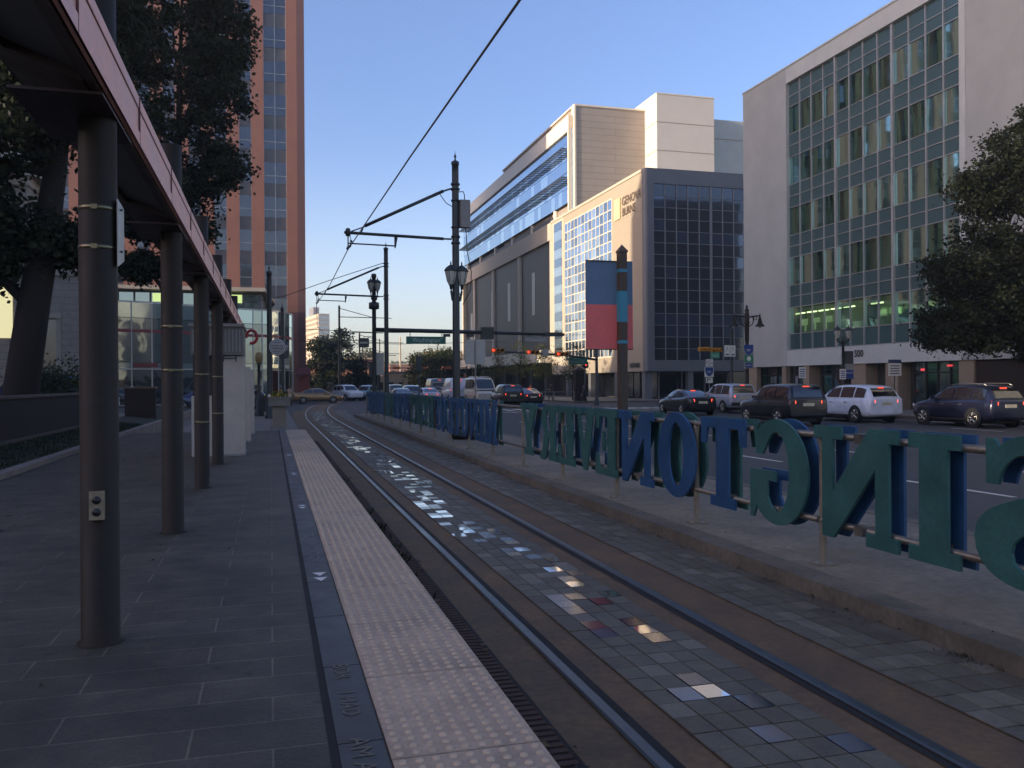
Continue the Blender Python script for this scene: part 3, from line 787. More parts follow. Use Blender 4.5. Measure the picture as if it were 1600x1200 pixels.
def catenary(name, label, x, y, base, top, arm=True, r=.115, arm_x=2.45, cluster=0, box_=False, grp='catenary poles'):
    t = thing(name, label, 'pole', (x, y, base), grp)
    b = MB()
    b.lathe((x,y,base), [(r*2.1,0),(r*2.1,.12),(r*1.7,.2),(r*1.6,.7),(r*1.25,.85),(r*1.12,1.0),(r,top-base-.3)], 18)
    b.lathe((x,y,top-.35), [(r,0),(r*1.0,.3),(r*1.2,.31)], 18); finial(b, x, y, top-.05, r)
    b.build('mast', m_pole, t)
    if arm:
        za, zb = base+6.6, base+8.3
        b = MB()
        b.tube([(x-r-.02,y,za),(x-r-.35,y,za)], .03, 8); b.tube([(x-r-.3,y,za),(arm_x-.12,y,za+.08)], .05, 10)
        b.build('bracket_arm', m_pole, t)
        b = MB()
        b.tube([(x-r-.02,y,zb),(x-r-.35,y,zb-.12)], .03, 8); b.tube([(x-r-.3,y,zb-.1),(arm_x+.55,y,za+.32)], .055, 10); b.tube([(arm_x+.55,y,za+.3),(arm_x+.1,y,za+.12)], .02, 8)
        b.tube([(arm_x+.5,y,za+.3),(arm_x+.42,y,za+.06)], .025, 6)
        b.build('stay_arm', m_pole, t)
        for h in (za-.13, za+.08, zb-.02, zb+.15):
            b = MB(); b.lathe((x,y,h), [(r*1.02,-.03),(r*1.35,-.03),(r*1.35,.03),(r*1.02,.03)], 16); b.build('clamp', m_pole, t)
        b = MB(); b.lathe((arm_x,y,za+.02), [(.05,-.06),(.08,-.05),(.08,.16),(.05,.2)], 10)
        b.build('clamp', m_pole, t)
        b = MB()
        b.tube([(arm_x,y,za),(arm_x,y,za-.36),(arm_x-.05,y,za-.47)], .022, 6)
        b.tube([(arm_x+.02,y,za-.27),(arm_x+1.55,y,za-.30)], .024, 8); b.tube([(arm_x+1.53,y,za-.37),(arm_x+1.56,y,za-.02)], [.02,.06], 8)
        b.ball((arm_x+.1,y,za-.2), .045, 8); b.ball((arm_x+.06,y,za-.36), .045, 8); b.ball((arm_x-.01,y,za-.42), .045, 8)
        b.tube([(arm_x+.06,y,za),(arm_x+.1,y,za-.2),(arm_x+.06,y,za-.36),(arm_x-.03,y,za-.47)], .012, 5)
        b.build('registration_arm', m_pole, t)
    if cluster: lamp_cluster(t, x, y, cluster)
    if box_:
        b = MB(); b.box(x+r+.03, x+r+.36, y-.16, y+.16, base+7.0, base+7.92)
        b.build('control_box', m_grey, t)
        b = MB()
        for h in (base+7.0, base+7.9): b.lathe((x,y,h), [(r*1.02,-.025),(r*1.3,-.025),(r*1.3,.025),(r*1.02,.025)], 16)
        pts = [(x+r+.2,y-.17,base+7.0),(x+r+.24,y-.17,base+6.2),(x+r+.38,y-.17,base+5.5),(x+r+.36,y-.15,base+4.9),(x+r+.1,y-.1,base+4.4)]
        b.tube(pts, .016, 6)
        b.tube([(x+r,y,base+8.2),(x+r+.16,y,base+8.22),(x+r+.2,y,base+8.1),(x+r+.2,y,base+7.9)], .016, 6)
        b.tube([(x-r,y,base+7.7),(x-r-.2,y,base+7.8),(x-r-.42,y,base+8.1),(x-r-.6,y,base+8.12)], .014, 6)
        b.build('cable', m_black, t)
    return t
catenary('catenary_pole', 'tall dark pole with twin lantern cluster and grey box, arm reaching over the tracks', 6.02, 28.3, .138, 9.3, cluster=5.2, box_=True)
catenary('catenary_pole', 'second dark catenary pole beyond the street sign, spired and without lanterns', 6.22, 47.9, .138, 9.4)
catenary('catenary_pole', 'dark catenary pole on the left side near the round sign', -.05, 47, .1, 7.8, arm=False, r=.13)
catenary('catenary_pole', 'slender dark pole in front of the mauve tower edge', .8, 62, .0, 7.2, arm=False, r=.1, cluster=4.2)
for (px, Y, h, s) in ((11.4, 150, 15.5, 1), (17.6, 178, 12.5, 1), (20.5, 200, 11.0, 1)):
    t = thing('catenary_pole', {150: 'far dark catenary pole against the pale office block', 178: 'far thin pole right of the dark street trees', 200: 'farthest thin pole with cross arms over the tracks'}[Y], 'pole', (px, Y, 0), 'catenary poles')
    b = MB(); b.lathe((px,Y,0), [(.3,0),(.2,1),(.17,h-.5),(.22,h-.4),(.01,h)], 8); b.build('mast', m_pole, t)
    b = MB()
    for k, dz in enumerate((.6, 3.2, 4.6)): b.tube([(px,Y,h-dz-1.5),(px+9-k*1.5,Y,h-dz-1.6)], .07, 5)
    b.tube([(px,Y,h-.6),(px+6,Y,h-2.2)], .06, 5)
    b.build('cross_arm', m_pole, t)
# contact wire and span wires
t = thing('overhead_wire', 'thin black contact wire strung along the tracks', 'wire', (2.55, 28.3, 5.73))
b = MB()
pts = [(2.55,-6,6.0),(2.55,0,5.88),(2.55,8,5.90),(2.55,16,6.22)]
b.tube([(2.5,-8,5.55),(2.53,8.6,5.9),(2.55,16.1,6.16),(2.43,28.3,6.24),(2.5,38,6.2),(2.43,47.9,6.24),(3.4,66,6.2),(6.2,90,6.2),(14,140,6.3),(28,200,6.3)], .017, 6)
b.build('contact_wire', m_black, t)
t = thing('span_wire', 'slack span wire from the second pole towards the left', 'wire', (6.1, 47.9, 8.6))
b = MB(); b.tube([(6.1,47.9,8.62),(3.2,49.6,7.75),(.9,52,7.1),(-1.6,56,6.95)], .02, 5); b.build('wire', m_black, t)
t = thing('span_wire', 'long horizontal cable crossing far behind the green street sign', 'wire', (10, 95, 7.6))
b = MB(); b.tube([(3,93,7.7),(12,95,7.5),(25,97,7.9)], .03, 5); b.tube([(3,97,6.6),(14,98,6.4),(27,99,6.8)], .03, 5); b.build('wire', m_black, t)

# traffic mast with arm across the street
mx_, my_ = 5.81, 50.2
t = thing('traffic_mast', 'dark traffic mast with a lantern cluster and a long horizontal arm over the street', 'traffic mast', (mx_, my_, .138))
b = MB(); b.lathe((mx_,my_,.138), [(.26,0),(.26,.15),(.19,.25),(.17,.9),(.13,1.1),(.115,7.9),(.15,7.95),(.15,8.1),(.1,8.15)], 16); b.build('mast', m_pole, t)
b = MB(); b.tube([(mx_+.1,my_,5.03),(10.6,my_,4.97),(17.5,my_,4.85)], [.13,.12,.085], 12)
b.build('mast_arm', m_pole, t)
pieces('arm_fitting', [(12.2,12.95,my_-.22,my_+.22,4.55,5.25),(16.2,17.35,my_-.14,my_+.14,4.74,4.98),(9.9,10.3,my_-.1,my_+.1,4.66,4.83),(11.3,11.75,my_-.1,my_+.1,4.66,4.83)], m_pole, t)
lamp_cluster(t, mx_, my_, 7.3)
b = MB(); b.lathe((mx_,my_,6.2), [(.13,0),(.3,.05),(.3,.4),(.13,.45)], 10); b.build('collar', m_pole, t)
b = MB(); b.box(mx_-.3,mx_-.12,my_-.12,my_+.12,2.3,3.15); b.box(mx_+.14,mx_+.3,my_-.12,my_+.12,1.9,2.4); b.build('signal_box', m_pole, t)
t = thing('street_sign', 'green street name sign hanging from the long mast arm', 'street sign', (8.85, my_-.03, 4.25))
b = MB(); b.box(7.67, 10.03, my_-.06, my_-.02, 4.22, 4.66, 0)
fr = [(7.70,10.0,4.24,4.26),(7.70,10.0,4.62,4.64),(7.70,7.72,4.26,4.62),(9.98,10.0,4.26,4.62)]
b.build('sign_board', m_signgreen, t)
b = MB()
text_mb(b, 'Washington', .36, lambda u,v,d: (8.02+u, my_-.064, 4.33+v), sx=.96); text_mb(b, 'Pl', .16, lambda u,v,d: (9.72+u, my_-.064, 4.49+v))
b.build('lettering', M_plain('faded sign letters', (.4,.5,.48), .5, var=.1), t)
b = MB()
for x in (7.9, 9.8): b.tube([(x,my_-.04,4.66),(x,my_-.04,4.92)], .025, 6)
b.build('hanger', m_pole, t)
t = thing('street_sign', 'pale grey street name sign seen in front of the dark granite building', 'street sign', (15.6, my_, 4.5))
b = MB(); b.box(14.95, 16.35, my_-.05, my_-.01, 4.40, 4.68); b.build('sign_board', M_plain('pale sign', (.22,.23,.25), .5, var=.1), t)
b = MB(); text_mb(b, 'W Washington', .2, lambda u,v,d: (15.02+u, my_-.054, 4.46+v), sx=.95); b.build('lettering', M_plain('white lettering', (.42,.44,.47), .5), t)
b = MB(); b.tube([(15.2,my_,4.68),(15.2,my_,4.9)], .02, 6); b.tube([(16.1,my_,4.68),(16.1,my_,4.9)], .02, 6); b.build('hanger', m_pole, t)
t = thing('lane_sign', 'small dark square sign bracketed left of the traffic mast', 'sign', (5.2, 50, 4.2))
b = MB(); b.prism([(4.94,4.0),(5.46,4.0),(5.5,4.04),(5.5,4.5),(5.46,4.54),(4.94,4.54),(4.9,4.5),(4.9,4.04)], [], lambda u,v,d:(u,50.1+d,v), .08); b.build('sign_board', m_pole, t)
b = MB(); b.box(4.98,5.42,50.088,50.098,4.22,4.32); b.build('stripe', m_alum, t)
b = MB(); b.tube([(5.2,50.15,4.54),(5.25,50.15,4.62),(5.75,50.15,4.62)], .02, 6); b.tube([(5.2,50.15,4.0),(5.25,50.15,3.93),(5.75,50.15,3.93)], .02, 6); b.build('bracket', m_pole, t)
t = thing('sign_plate', 'pale sign plate behind the second catenary pole', 'sign', (6.4, 52, 2.6))
b = MB(); b.box(6.05,6.6,52,52.03,2.4,3.75); b.build('sign_board', m_alum, t)
b = MB(); b.tube([(6.35,52.06,0),(6.35,52.06,4.6)], .03, 6); b.build('post', m_pole, t)
# back of a large sign in the median
t = thing('sign_plate', 'large bare metal sign back on a thin post in the median', 'sign', (7.4, 31.4, .138))
b = MB(); b.prism([(7.05,2.6),(7.76,2.6),(7.8,2.64),(7.8,3.48),(7.76,3.52),(7.05,3.52),(7.01,3.48),(7.01,2.64)], [], lambda u,v,d:(u,31.4+d,v), .012); b.build('sign_board', m_alum, t)
b = MB(); b.box(7.385,7.425,31.36,31.398,.138,3.5); b.build('post', m_grey, t)
t = thing('sign_plate', 'small narrow black sign on a thin black post behind the blue letters', 'sign', (6.39, 38, .138))
b = MB(); b.prism([(6.27,2.42),(6.51,2.42),(6.53,2.45),(6.53,3.05),(6.5,3.09),(6.28,3.09),(6.25,3.05),(6.25,2.45)], [], lambda u,v,d:(u,38+d,v), .1); b.build('sign_board', m_pole, t)
b = MB(); b.tube([(6.39,38.05,.138),(6.39,38.05,2.5)], .028, 8); b.build('post', m_pole, t)
# banner post
bx_, by_ = 7.235, 17.0
t = thing('banner_post', 'square brown post with turquoise bands and a pyramid cap behind the railing', 'post', (bx_, by_, .138))
b = MB(); h = .085
for z0, z1, mi in ((.138,2.72,0),(2.72,2.79,1),(2.79,3.18,0),(3.18,3.84,1),(3.84,4.24,0),(4.24,4.31,1),(4.31,4.66,0)):
    e = 0 if mi == 0 else .004
    b.box(bx_-h-e, bx_+h+e, by_-h-e, by_+h+e, z0, z1, mi)
b.build('shaft', [m_woodp, m_turq], t)
b = MB(); b.box(bx_-.1,bx_+.1,by_-.1,by_+.1,4.66,4.70); b.add([(bx_-.1,by_-.1,4.70),(bx_+.1,by_-.1,4.70),(bx_+.1,by_+.1,4.70),(bx_-.1,by_+.1,4.70),(bx_,by_,4.84)], [(0,1,4),(1,2,4),(2,3,4),(3,0,4)]); b.build('cap', m_woodp, t)
t = thing('banner', 'half blue half red fabric banner fixed behind the brown post', 'banner', (6.98, 17.1, 2.6))
b = MB()
n = 14
def by(u): return 17.10+.015*math.sin(u*5)+.01
vs = []; fs = []
for i in range(n+1):
    x = 6.45+1.075*i/n
    for z in (2.605, 3.56, 4.485): vs.append((x, by(i/n), z))
for i in range(n):
    fs.append((i*3,i*3+3,i*3+4,i*3+1)); 
b.add(vs, fs, 0); b.add(vs, [(i*3+1,i*3+4,i*3+5,i*3+2) for i in range(n)], 1)
vs2 = [(v[0],v[1]+.006,v[2]) for v in vs]
b.add(vs2, fs, 0); b.add(vs2, [(i*3+1,i*3+4,i*3+5,i*3+2) for i in range(n)], 1)
b.build('fabric', [m_bannerred, m_bannerblue], t, fix=False)
b = MB(); b.tube([(6.45,17.105,4.49),(7.53,17.105,4.49)], .012, 6); b.tube([(6.45,17.105,2.6),(7.53,17.105,2.6)], .012, 6); b.build('banner_rod', m_pole, t)

# far traffic lights at the crossing, on their own arm
t = thing('traffic_mast', 'far signal mast with arm beyond the crossing, at the cream building corner', 'traffic mast', (25.8, 66, .0))
b = MB(); b.lathe((25.8,66,0), [(.25,0),(.2,.4),(.14,.6),(.11,4.6)], 12); b.tube([(25.8,66,3.75),(22.9,66,4.12),(17.1,66,4.42)], [.1,.09,.06], 8); b.build('mast', m_pole, t)
for x, z, lb, lit in ((17.3,4.48,'leftmost red signal over the crossing, before the granite building',1),(20.2,4.34,'middle red signal over the crossing, before the granite building',1),(22.7,4.2,'right hand signal over the crossing near the green name sign',0)):
    s_ = thing('traffic_light', lb, 'traffic light', (x, 65.85, z), 'horizontal traffic signals over the crossing')
    b = MB(); b.box(x-.5, x+.6, 65.75, 65.95, z-.17, z+.17); b.build('housing', m_yel, s_)
    for k in range(3):
        b = MB(); b.lathe((x-.32+k*.36, 65.74, z), [(.001,0),(.11,-.01),(.11,.0)], 12, axis='y')
        b.build('lens', (m_redlamp if k == 0 else m_trim), s_)
        b = MB(); b.lathe((x-.32+k*.36, 65.74, z), [(.16,0),(.16,-.22)], 12, axis='y'); b.build('visor', m_yel, s_)
t = thing('signal_cabinet', 'pale grey box clamped on the far signal arm', 'signal box', (21.35, 66, 4.3))
b = MB(); b.box(21.1,21.6,65.8,66.1,4.05,4.6); b.build('cabinet_body', m_alum, t)
t = thing('street_sign', 'green name sign under the far signal arm', 'street sign', (24.0, 65.9, 3.6))
b = MB(); b.box(23.35,24.95,65.88,65.92,3.35,3.85); b.build('sign_board', m_signgreen, t)
b = MB(); text_mb(b, 'Broad St', .34, lambda u,v,d:(23.45+u,65.875,3.48+v)); b.build('lettering', m_letter, t)
b = MB()
for x in (23.6, 24.7): b.tube([(x,65.95,3.85),(x,66,4.0)], .02, 5)
b.build('hanger', m_pole, t)
t = thing('traffic_light', 'pedestrian signal on the pole beside the metal barrier', 'traffic light', (27.6, 73.5, .15))
b = MB(); b.tube([(27.6,73.5,.15),(27.6,73.5,3.6)], .07, 8); b.build('post', m_pole, t)
b = MB(); b.box(27.4,27.85,73.3,73.6,3.2,3.75); b.build('housing', m_trim, t)
b = MB(); b.lathe((27.62,73.29,3.5), [(.001,0),(.1,-.01),(.1,.01)], 10, axis='y'); b.build('lens', m_redlamp, t)
# right hand signal arm with two yellow heads and a small green sign
t = thing('traffic_mast', 'signal mast with two yellow heads before the dark gridded windows', 'traffic mast', (30.4, 52.5, .15))
b = MB(); b.lathe((30.4,52.5,.15), [(.2,0),(.16,.5),(.1,.7),(.09,5.2)], 12); b.tube([(30.4,52.5,4.1),(26.9,50.2,4.0)], .06, 8); b.build('mast', m_pole, t)
for x, y, lb in ((27.0,50.1,'yellow signal head at the tip of the right hand arm'),(28.35,51,'yellow signal head nearer the pole of the right hand arm')):
    s_ = thing('traffic_light', lb, 'traffic light', (x, y, 4.0), 'yellow signal heads on the right hand arm')
    b = MB(); b.box(x-.42,x+.36,y-.2,y-.0,3.85,4.13); b.build('housing', m_yel, s_)
    for k in range(3):
        b = MB(); b.lathe((x-.3+k*.25,y-.2,3.98), [(.1,0),(.1,-.14)], 10, axis='y'); b.build('visor', m_yel, s_)
t = thing('street_sign', 'small green sign below the right hand yellow signals', 'street sign', (28.0, 50.5, 3.6))
b = MB(); b.box(27.72,28.36,50.48,50.52,3.42,3.80); b.build('sign_board', M_plain('bright sign green', (.05,.3,.2), .5), t)
b = MB(); text_mb(b, 'Orange', .17, lambda u,v,d:(27.77+u,50.475,3.55+v), sx=.95); b.build('lettering', m_signwhite, t)
b = MB(); b.tube([(28.04,50.55,3.8),(28.04,50.75,4.0)], .02, 5); b.build('hanger', m_pole, t)
for x, y, lb in ((29.15,50.9,'left of two narrow white regulation signs by the bell lamp'),(29.75,51.2,'right of two narrow white regulation signs by the bell lamp')):
    t = thing('regulation_sign', lb, 'sign', (x,y,3.9), 'narrow white regulation signs on the signal arm')
    b = MB(); b.box(x-.19,x+.19,y-.02,y+.01,3.55,4.3); b.build('sign_board', m_signwhite, t)
    b = MB(); text_mb(b, '7', .3, lambda u,v,d:(x-.1+u,y-.025,3.95+v)); b.box(x-.13,x+.13,y-.026,y-.024,3.65,3.72); b.build('lettering', m_trim, t)

def shield(mb, x, y, z, w_, mi):
    o = [(-.5,.5),(.5,.5),(.5,.1),(.42,-.2),(.2,-.42),(0,-.52),(-.2,-.42),(-.42,-.2),(-.5,.1)]
    mb.prism([(x+p[0]*w_, z+p[1]*w_) for p in o], [], lambda u,v,d:(u,y-d,v), .01, mi)
t = thing('route_sign', 'stack of route signs with white headers and a blue shield on a thin post', 'sign', (29.9, 53.0, .15))
yb = 53.0
b = MB(); b.tube([(29.0,yb+.03,.15),(29.0,yb+.03,3.5)], .035, 6); b.build('post', m_grey, t)
b = MB(); b.box(28.72,29.28,yb-.01,yb+.01,3.18,3.42); b.box(28.7,29.26,yb-.01,yb+.01,2.92,3.14); b.box(28.62,29.32,yb-.01,yb+.01,2.2,2.88); b.box(28.72,29.24,yb-.01,yb+.01,1.8,2.16); b.build('sign_board', m_signwhite, t)
b = MB(); shield(b, 28.97, yb-.012, 2.56, .6, 0); b.build('shield', m_signblue, t)
b = MB(); text_mb(b, '280', .2, lambda u,v,d:(28.79+u,yb-.03,2.5+v)); b.build('shield_number', m_signwhite, t)
b = MB(); text_mb(b, 'EAST', .15, lambda u,v,d:(28.78+u,yb-.016,3.24+v)); text_mb(b, 'TO', .16, lambda u,v,d:(28.86+u,yb-.016,2.97+v)); b.box(28.8,28.86,yb-.016,yb-.013,1.86,2.05); b.box(28.8,29.06,yb-.016,yb-.013,2.03,2.09); b.build('lettering', m_trim, t)

# bell lamp with route signs on its post
lx, ly = 31.0, 51.5
t = thing('street_lamp', 'ornate street lamp with two bell shades, behind the parked white car', 'street lamp', (lx, ly, .15), 'ornate street lamps on the right pavement')
b = MB(); b.lathe((lx,ly,.15), [(.3,0),(.3,.3),(.22,.4),(.19,1.1),(.13,1.25),(.1,4.2),(.14,4.5),(.16,5.6),(.2,5.7),(.16,5.8),(.17,6.3),(.12,6.4),(.16,6.55),(.06,6.7),(.09,6.8),(.005,6.95)], 14); b.build('mast', m_bronze, t)
for sx in (-1, 1):
    b = MB(); b.tube([(lx,ly,6.2),(lx+sx*.5,ly,6.3),(lx+sx*.95,ly,6.35),(lx+sx*1.0,ly,6.2)], .05, 8)
    b.tube([(lx+sx*.15,ly,5.6),(lx+sx*.42,ly,5.75),(lx+sx*.55,ly,6.25)], .035, 8)
    ring = [(lx+sx*.62+.16*math.cos(a),ly,6.18+.13*math.sin(a)) for a in [2*PI*k/12 for k in range(13)]]
    b.tube(ring, .03, 6); b.build('scroll_arm', m_bronze, t)
    b = MB(); b.lathe((lx+sx*1.0,ly,5.62), [(.34,0),(.3,.06),(.17,.2),(.12,.42),(.1,.55),(.05,.62),(.05,.72),(.005,.95)], 14)
    sh = b.build('lamp_shade', m_bronze, t)
    b = MB(); b.ball((lx+sx*1.0,ly,5.6), .12, 8); b.build('bulb', m_lampglass, sh)
t = thing('route_sign', 'stack of a blue shield, green square and blue plate on the bell lamp post', 'sign', (lx-.02, ly-.3, 2.8))
b = MB(); yb = ly-.22; b.box(lx-.36,lx+.36,yb,yb+.02,2.75,4.35); b.build('sign_board', m_alum, t)
b = MB(); shield(b, lx, yb-.002, 4.02, .68, 0); b.box(lx-.26,lx+.26,yb-.01,yb-.002,2.82,3.14); b.build('shield', m_signblue, t)
b = MB(); b.box(lx-.33,lx+.33,yb-.01,yb-.002,3.2,3.66); b.build('green_square', M_plain('emblem green', (.02,.25,.12), .5), t)
b = MB(); text_mb(b, '280', .22, lambda u,v,d:(lx-.21+u,yb-.02,3.92+v)); text_mb(b, 'INFO', .18, lambda u,v,d:(lx-.22+u,yb-.016,2.91+v)); b.lathe((lx,yb-.012,3.43),[(.001,0),(.16,0)],14,axis='y'); b.build('lettering', m_signwhite, t)
# twin lantern post
lx, ly = 31.0, 41.4
t = thing('street_lamp', 'twin lantern street lamp with a fabric banner, before the glazed office block', 'street lamp', (lx, ly, .15), 'ornate street lamps on the right pavement')
b = MB(); b.lathe((lx,ly,.15), [(.24,0),(.24,.3),(.16,.4),(.14,1.0),(.085,1.15),(.075,3.9),(.12,3.95),(.1,4.1),(.05,4.2)], 14)
b.tube([(lx-.34,ly,4.1),(lx,ly,3.95),(lx+.34,ly,4.1)], .04, 8); b.build('mast', m_pole, t)
for sx in (-.36, .36): lantern(t, lx+sx, ly, 4.28, .78)
b = MB(); b.tube([(lx,ly,3.55),(lx+.68,ly,3.55)], .018, 6); b.tube([(lx,ly,2.0),(lx+.68,ly,2.0)], .018, 6); b.build('banner_rod', m_pole, t)
b = MB(); b.box(lx+.1,lx+.68,ly-.006,ly+.006,2.85,3.54,0); b.box(lx+.1,lx+.68,ly-.006,ly+.006,2.5,2.85,1); b.box(lx+.1,lx+.68,ly-.006,ly+.006,2.01,2.5,2)
ba = b.build('lamp_banner', [M_plain('banner slate', (.05,.055,.06), .7), M_plain('banner pale', (.28,.3,.32), .7, var=.5, scale=8.), m_signblue], t)
b = MB(); text_mb(b, 'Newark', .16, lambda u,v,d:(lx+.16+u,ly-.012,2.3+v), sx=.9); b.build('lettering', m_signwhite, ba)
def post_sign(x, y, z0, z1, w_, label, bars, mat=m_signwhite, top=False):
    t = thing('regulation_sign', label, 'sign', (x, y, .15), 'regulation signs on the right pavement')
    b = MB(); b.tube([(x,y+.03,.15),(x,y+.03,z1-.05)], .03, 6); b.build('post', m_pole, t)
    b = MB(); b.box(x-w_/2,x+w_/2,y-.012,y,z0,z1); b.build('sign_board', mat, t)
    b = MB()
    for k in range(bars): b.box(x-w_*.36,x+w_*.36,y-.016,y-.013, z1-(k+1)*(z1-z0)/(bars+1)-.035, z1-(k+1)*(z1-z0)/(bars+1)+.02)
    if top: b.box(x-w_/2,x+w_/2,y-.016,y-.002,z1+.002,z1+.2)
    b.build('lettering', m_signblue if not top else M_plain('sign navy', (.03,.05,.12), .5), t)
post_sign(32.4, 47.3, 2.08, 2.78, .5, 'white parking sign with an arrow, under the pale stone band', 4)
post_sign(30.6, 40.9, 1.98, 2.55, .4, 'small white sign low on a post beside the twin lantern lamp', 4)
post_sign(33.2, 39.9, 2.15, 2.85, .85, 'wide white notice sign with a navy header before the dark doorway', 4, top=True)

# ================================================================== GLAZED OFFICE BLOCK (number 500)
t = thing('office_block', 'pale brick office block with a big recessed green glass wall', 'building', (36, 48, .15))
GY0, GY1, GZ0, GZ1 = 38.15, 54.35, 4.1, 23.4
b = MB()
b.box(36, 58, GY1, 60.2, 2.98, 24.5, 0)                      # far pier
b.box(36, 58, 20, GY0, 2.98, 24.5, 0)                        # near brick wall
b.box(36, 58, GY0, GY1, 2.98, GZ0, 1); b.box(36, 58, GY0, GY1, GZ1, 24.5, 1)
b.box(37.6, 58, GY0, GY1, GZ0, GZ1, 1)
b.box(35.97, 36, GY0-.42, GY0, GZ0, 24.45, 1)
b.build('wall', [m_stone500, m_stoneplain], t)
b = MB(); b.box(35.94, 58.1, 19.9, 60.26, 24.5, 24.62); b.build('roof_coping', m_stoneplain, t)
# floors: window 2.0, spandrel 1.65
npan = 12; pw = (GY1-GY0)/npan
rows = []
z = 21.7
wins = [(19.7,21.7),(16.05,18.05),(12.4,14.4),(8.8,10.8),(5.3,7.2)]
spans = [(22.45,23.38),(21.7,22.45),(18.88,19.7),(18.05,18.88),(15.22,16.05),(14.4,15.22),(11.6,12.4),(10.8,11.6),(8.0,8.8),(7.2,8.0),(4.15,5.3)]
wm = None
for z0, z1 in wins:
    for k in range(npan):
        b = MB(); y0 = GY0+k*pw
        tl = random.uniform(-.006,.006); tk = random.uniform(-.004,.004)
        b.quad((36.27+tl-tk,y0+.03,z0+.02),(36.27-tl-tk,y0+pw-.03,z0+.02),(36.27-tl+tk,y0+pw-.03,z1-.02),(36.27+tl+tk,y0+.03,z1-.02))
        wn_ = b.build('window', m_win500, t)
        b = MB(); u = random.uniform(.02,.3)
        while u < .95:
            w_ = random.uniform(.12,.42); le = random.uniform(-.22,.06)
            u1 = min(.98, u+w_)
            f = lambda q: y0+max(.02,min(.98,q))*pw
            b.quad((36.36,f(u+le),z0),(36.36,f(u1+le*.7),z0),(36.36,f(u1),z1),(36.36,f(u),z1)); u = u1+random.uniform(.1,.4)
        if z0 > 6: b.build('reflection_strip', m_reflstrip, wn_)  # leaning beige strips added behind the glass to imitate a reflection
for z0, z1 in spans:
    b = MB(); b.box(36.26, 36.3, GY0, GY1, z0+.015, z1-.015); b.build('spandrel', m_span, t)
b = MB()
for k in range(npan+1):
    y = GY0+k*pw; big = k in (4, 8)
    hw = .085 if big else .04
    b.box(36.1 if big else 36.17, 36.26, y-hw, y+hw, GZ0, GZ1)
for z in sorted(set([v for s_ in spans for v in s_])): b.box(36.2, 36.262, GY0, GY1, z-.025, z+.025)
b.build('mullion_grid', m_mull, t)
b = MB()
for z0, z1 in wins:
    b.box(36.45, 37.59, GY0+.01, GY1-.01, z1+.05, z1+.2); b.box(36.45, 37.59, GY0+.01, GY1-.01, z0-.2, z0-.02)
for k in range(1, npan): b.box(36.5,37.55,GY0+k*pw-.02,GY0+k*pw+.02,9,22) if k in (4,8) else None
b.build('floor_slab', m_dkint, t)
b = MB()
for k in (11, 10, 9, 8, 7, 5):
    y0 = GY0+k*pw
    b.box(36.62, 36.72, y0+.18, y0+pw-.12, 6.72, 6.8)
b.build('ceiling_lamp', m_tube, t)
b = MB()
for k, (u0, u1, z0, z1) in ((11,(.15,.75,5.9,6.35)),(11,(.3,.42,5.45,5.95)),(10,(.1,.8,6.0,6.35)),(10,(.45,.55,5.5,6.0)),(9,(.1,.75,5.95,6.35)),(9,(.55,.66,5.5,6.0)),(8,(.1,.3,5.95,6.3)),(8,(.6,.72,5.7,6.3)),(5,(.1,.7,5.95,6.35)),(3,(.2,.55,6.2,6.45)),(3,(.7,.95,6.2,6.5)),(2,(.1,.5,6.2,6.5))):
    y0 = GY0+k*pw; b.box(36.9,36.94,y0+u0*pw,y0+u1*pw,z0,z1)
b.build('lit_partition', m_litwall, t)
# street level
b = MB(); b.box(37.0, 58, 20, 60, .15, 2.98, 0); b.box(36.2, 37.0, 20, 37.3, .15, 2.975, 1); b.build('ground_floor', [m_dkint, m_bwall], t)
pieces('street_pier', [(36.1,37.0,y0,y1,.15,2.97) for y0, y1 in ((58.6,59.9),(51.9,52.6),(43.1,44.2),(37.35,38.4),(46.0,47.4),(54.7,55.2))], m_beige, t)
def shopfront(y0, y1, n, lit):
    for k in range(n):
        ya, yb_ = y0+(y1-y0)*k/n, y0+(y1-y0)*(k+1)/n
        bb = MB(); bb.box(36.5,36.54,ya+.05,yb_-.05,.5,2.3); bb.box(36.5,36.54,ya+.05,yb_-.05,2.38,2.92)
        w_ = bb.build('shop_window', m_storeglass if k % 2 else m_win500, t)
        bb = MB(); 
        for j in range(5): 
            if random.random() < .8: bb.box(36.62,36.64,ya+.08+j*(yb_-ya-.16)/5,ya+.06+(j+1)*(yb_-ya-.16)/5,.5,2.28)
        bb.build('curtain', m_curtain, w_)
    bb = MB()
    for k in range(n+1): bb.box(36.44,36.58,y0+(y1-y0)*k/n-.05,y0+(y1-y0)*k/n+.05,.15,2.96)
    bb.box(36.44,36.58,y0,y1,.15,.5); bb.box(36.45,36.57,y0,y1,2.3,2.38); bb.build('shop_frame', m_black, t)
shopfront(38.45, 42.2, 4, 1); shopfront(47.5, 50.9, 3, 1); shopfront(52.7, 54.6, 2, 0); shopfront(55.3, 58.5, 3, 0)
b = MB(); b.box(36.45,36.48,41.35,41.65,2.45,2.58); b.box(36.42,36.44,39.2,39.6,2.66,2.76); b.box(36.3,36.33,47.45,47.7,2.2,2.55); b.build('red_neon', M_emit('red neon', (1,.08,.1), .35, (.3,.02,.02)), t)
b = MB(); text_mb(b, '500', .62, lambda u,v,d:(35.955,46.92-u,3.42+v), bold=.012, sx=.95); b.build('house_number', m_trim, t)

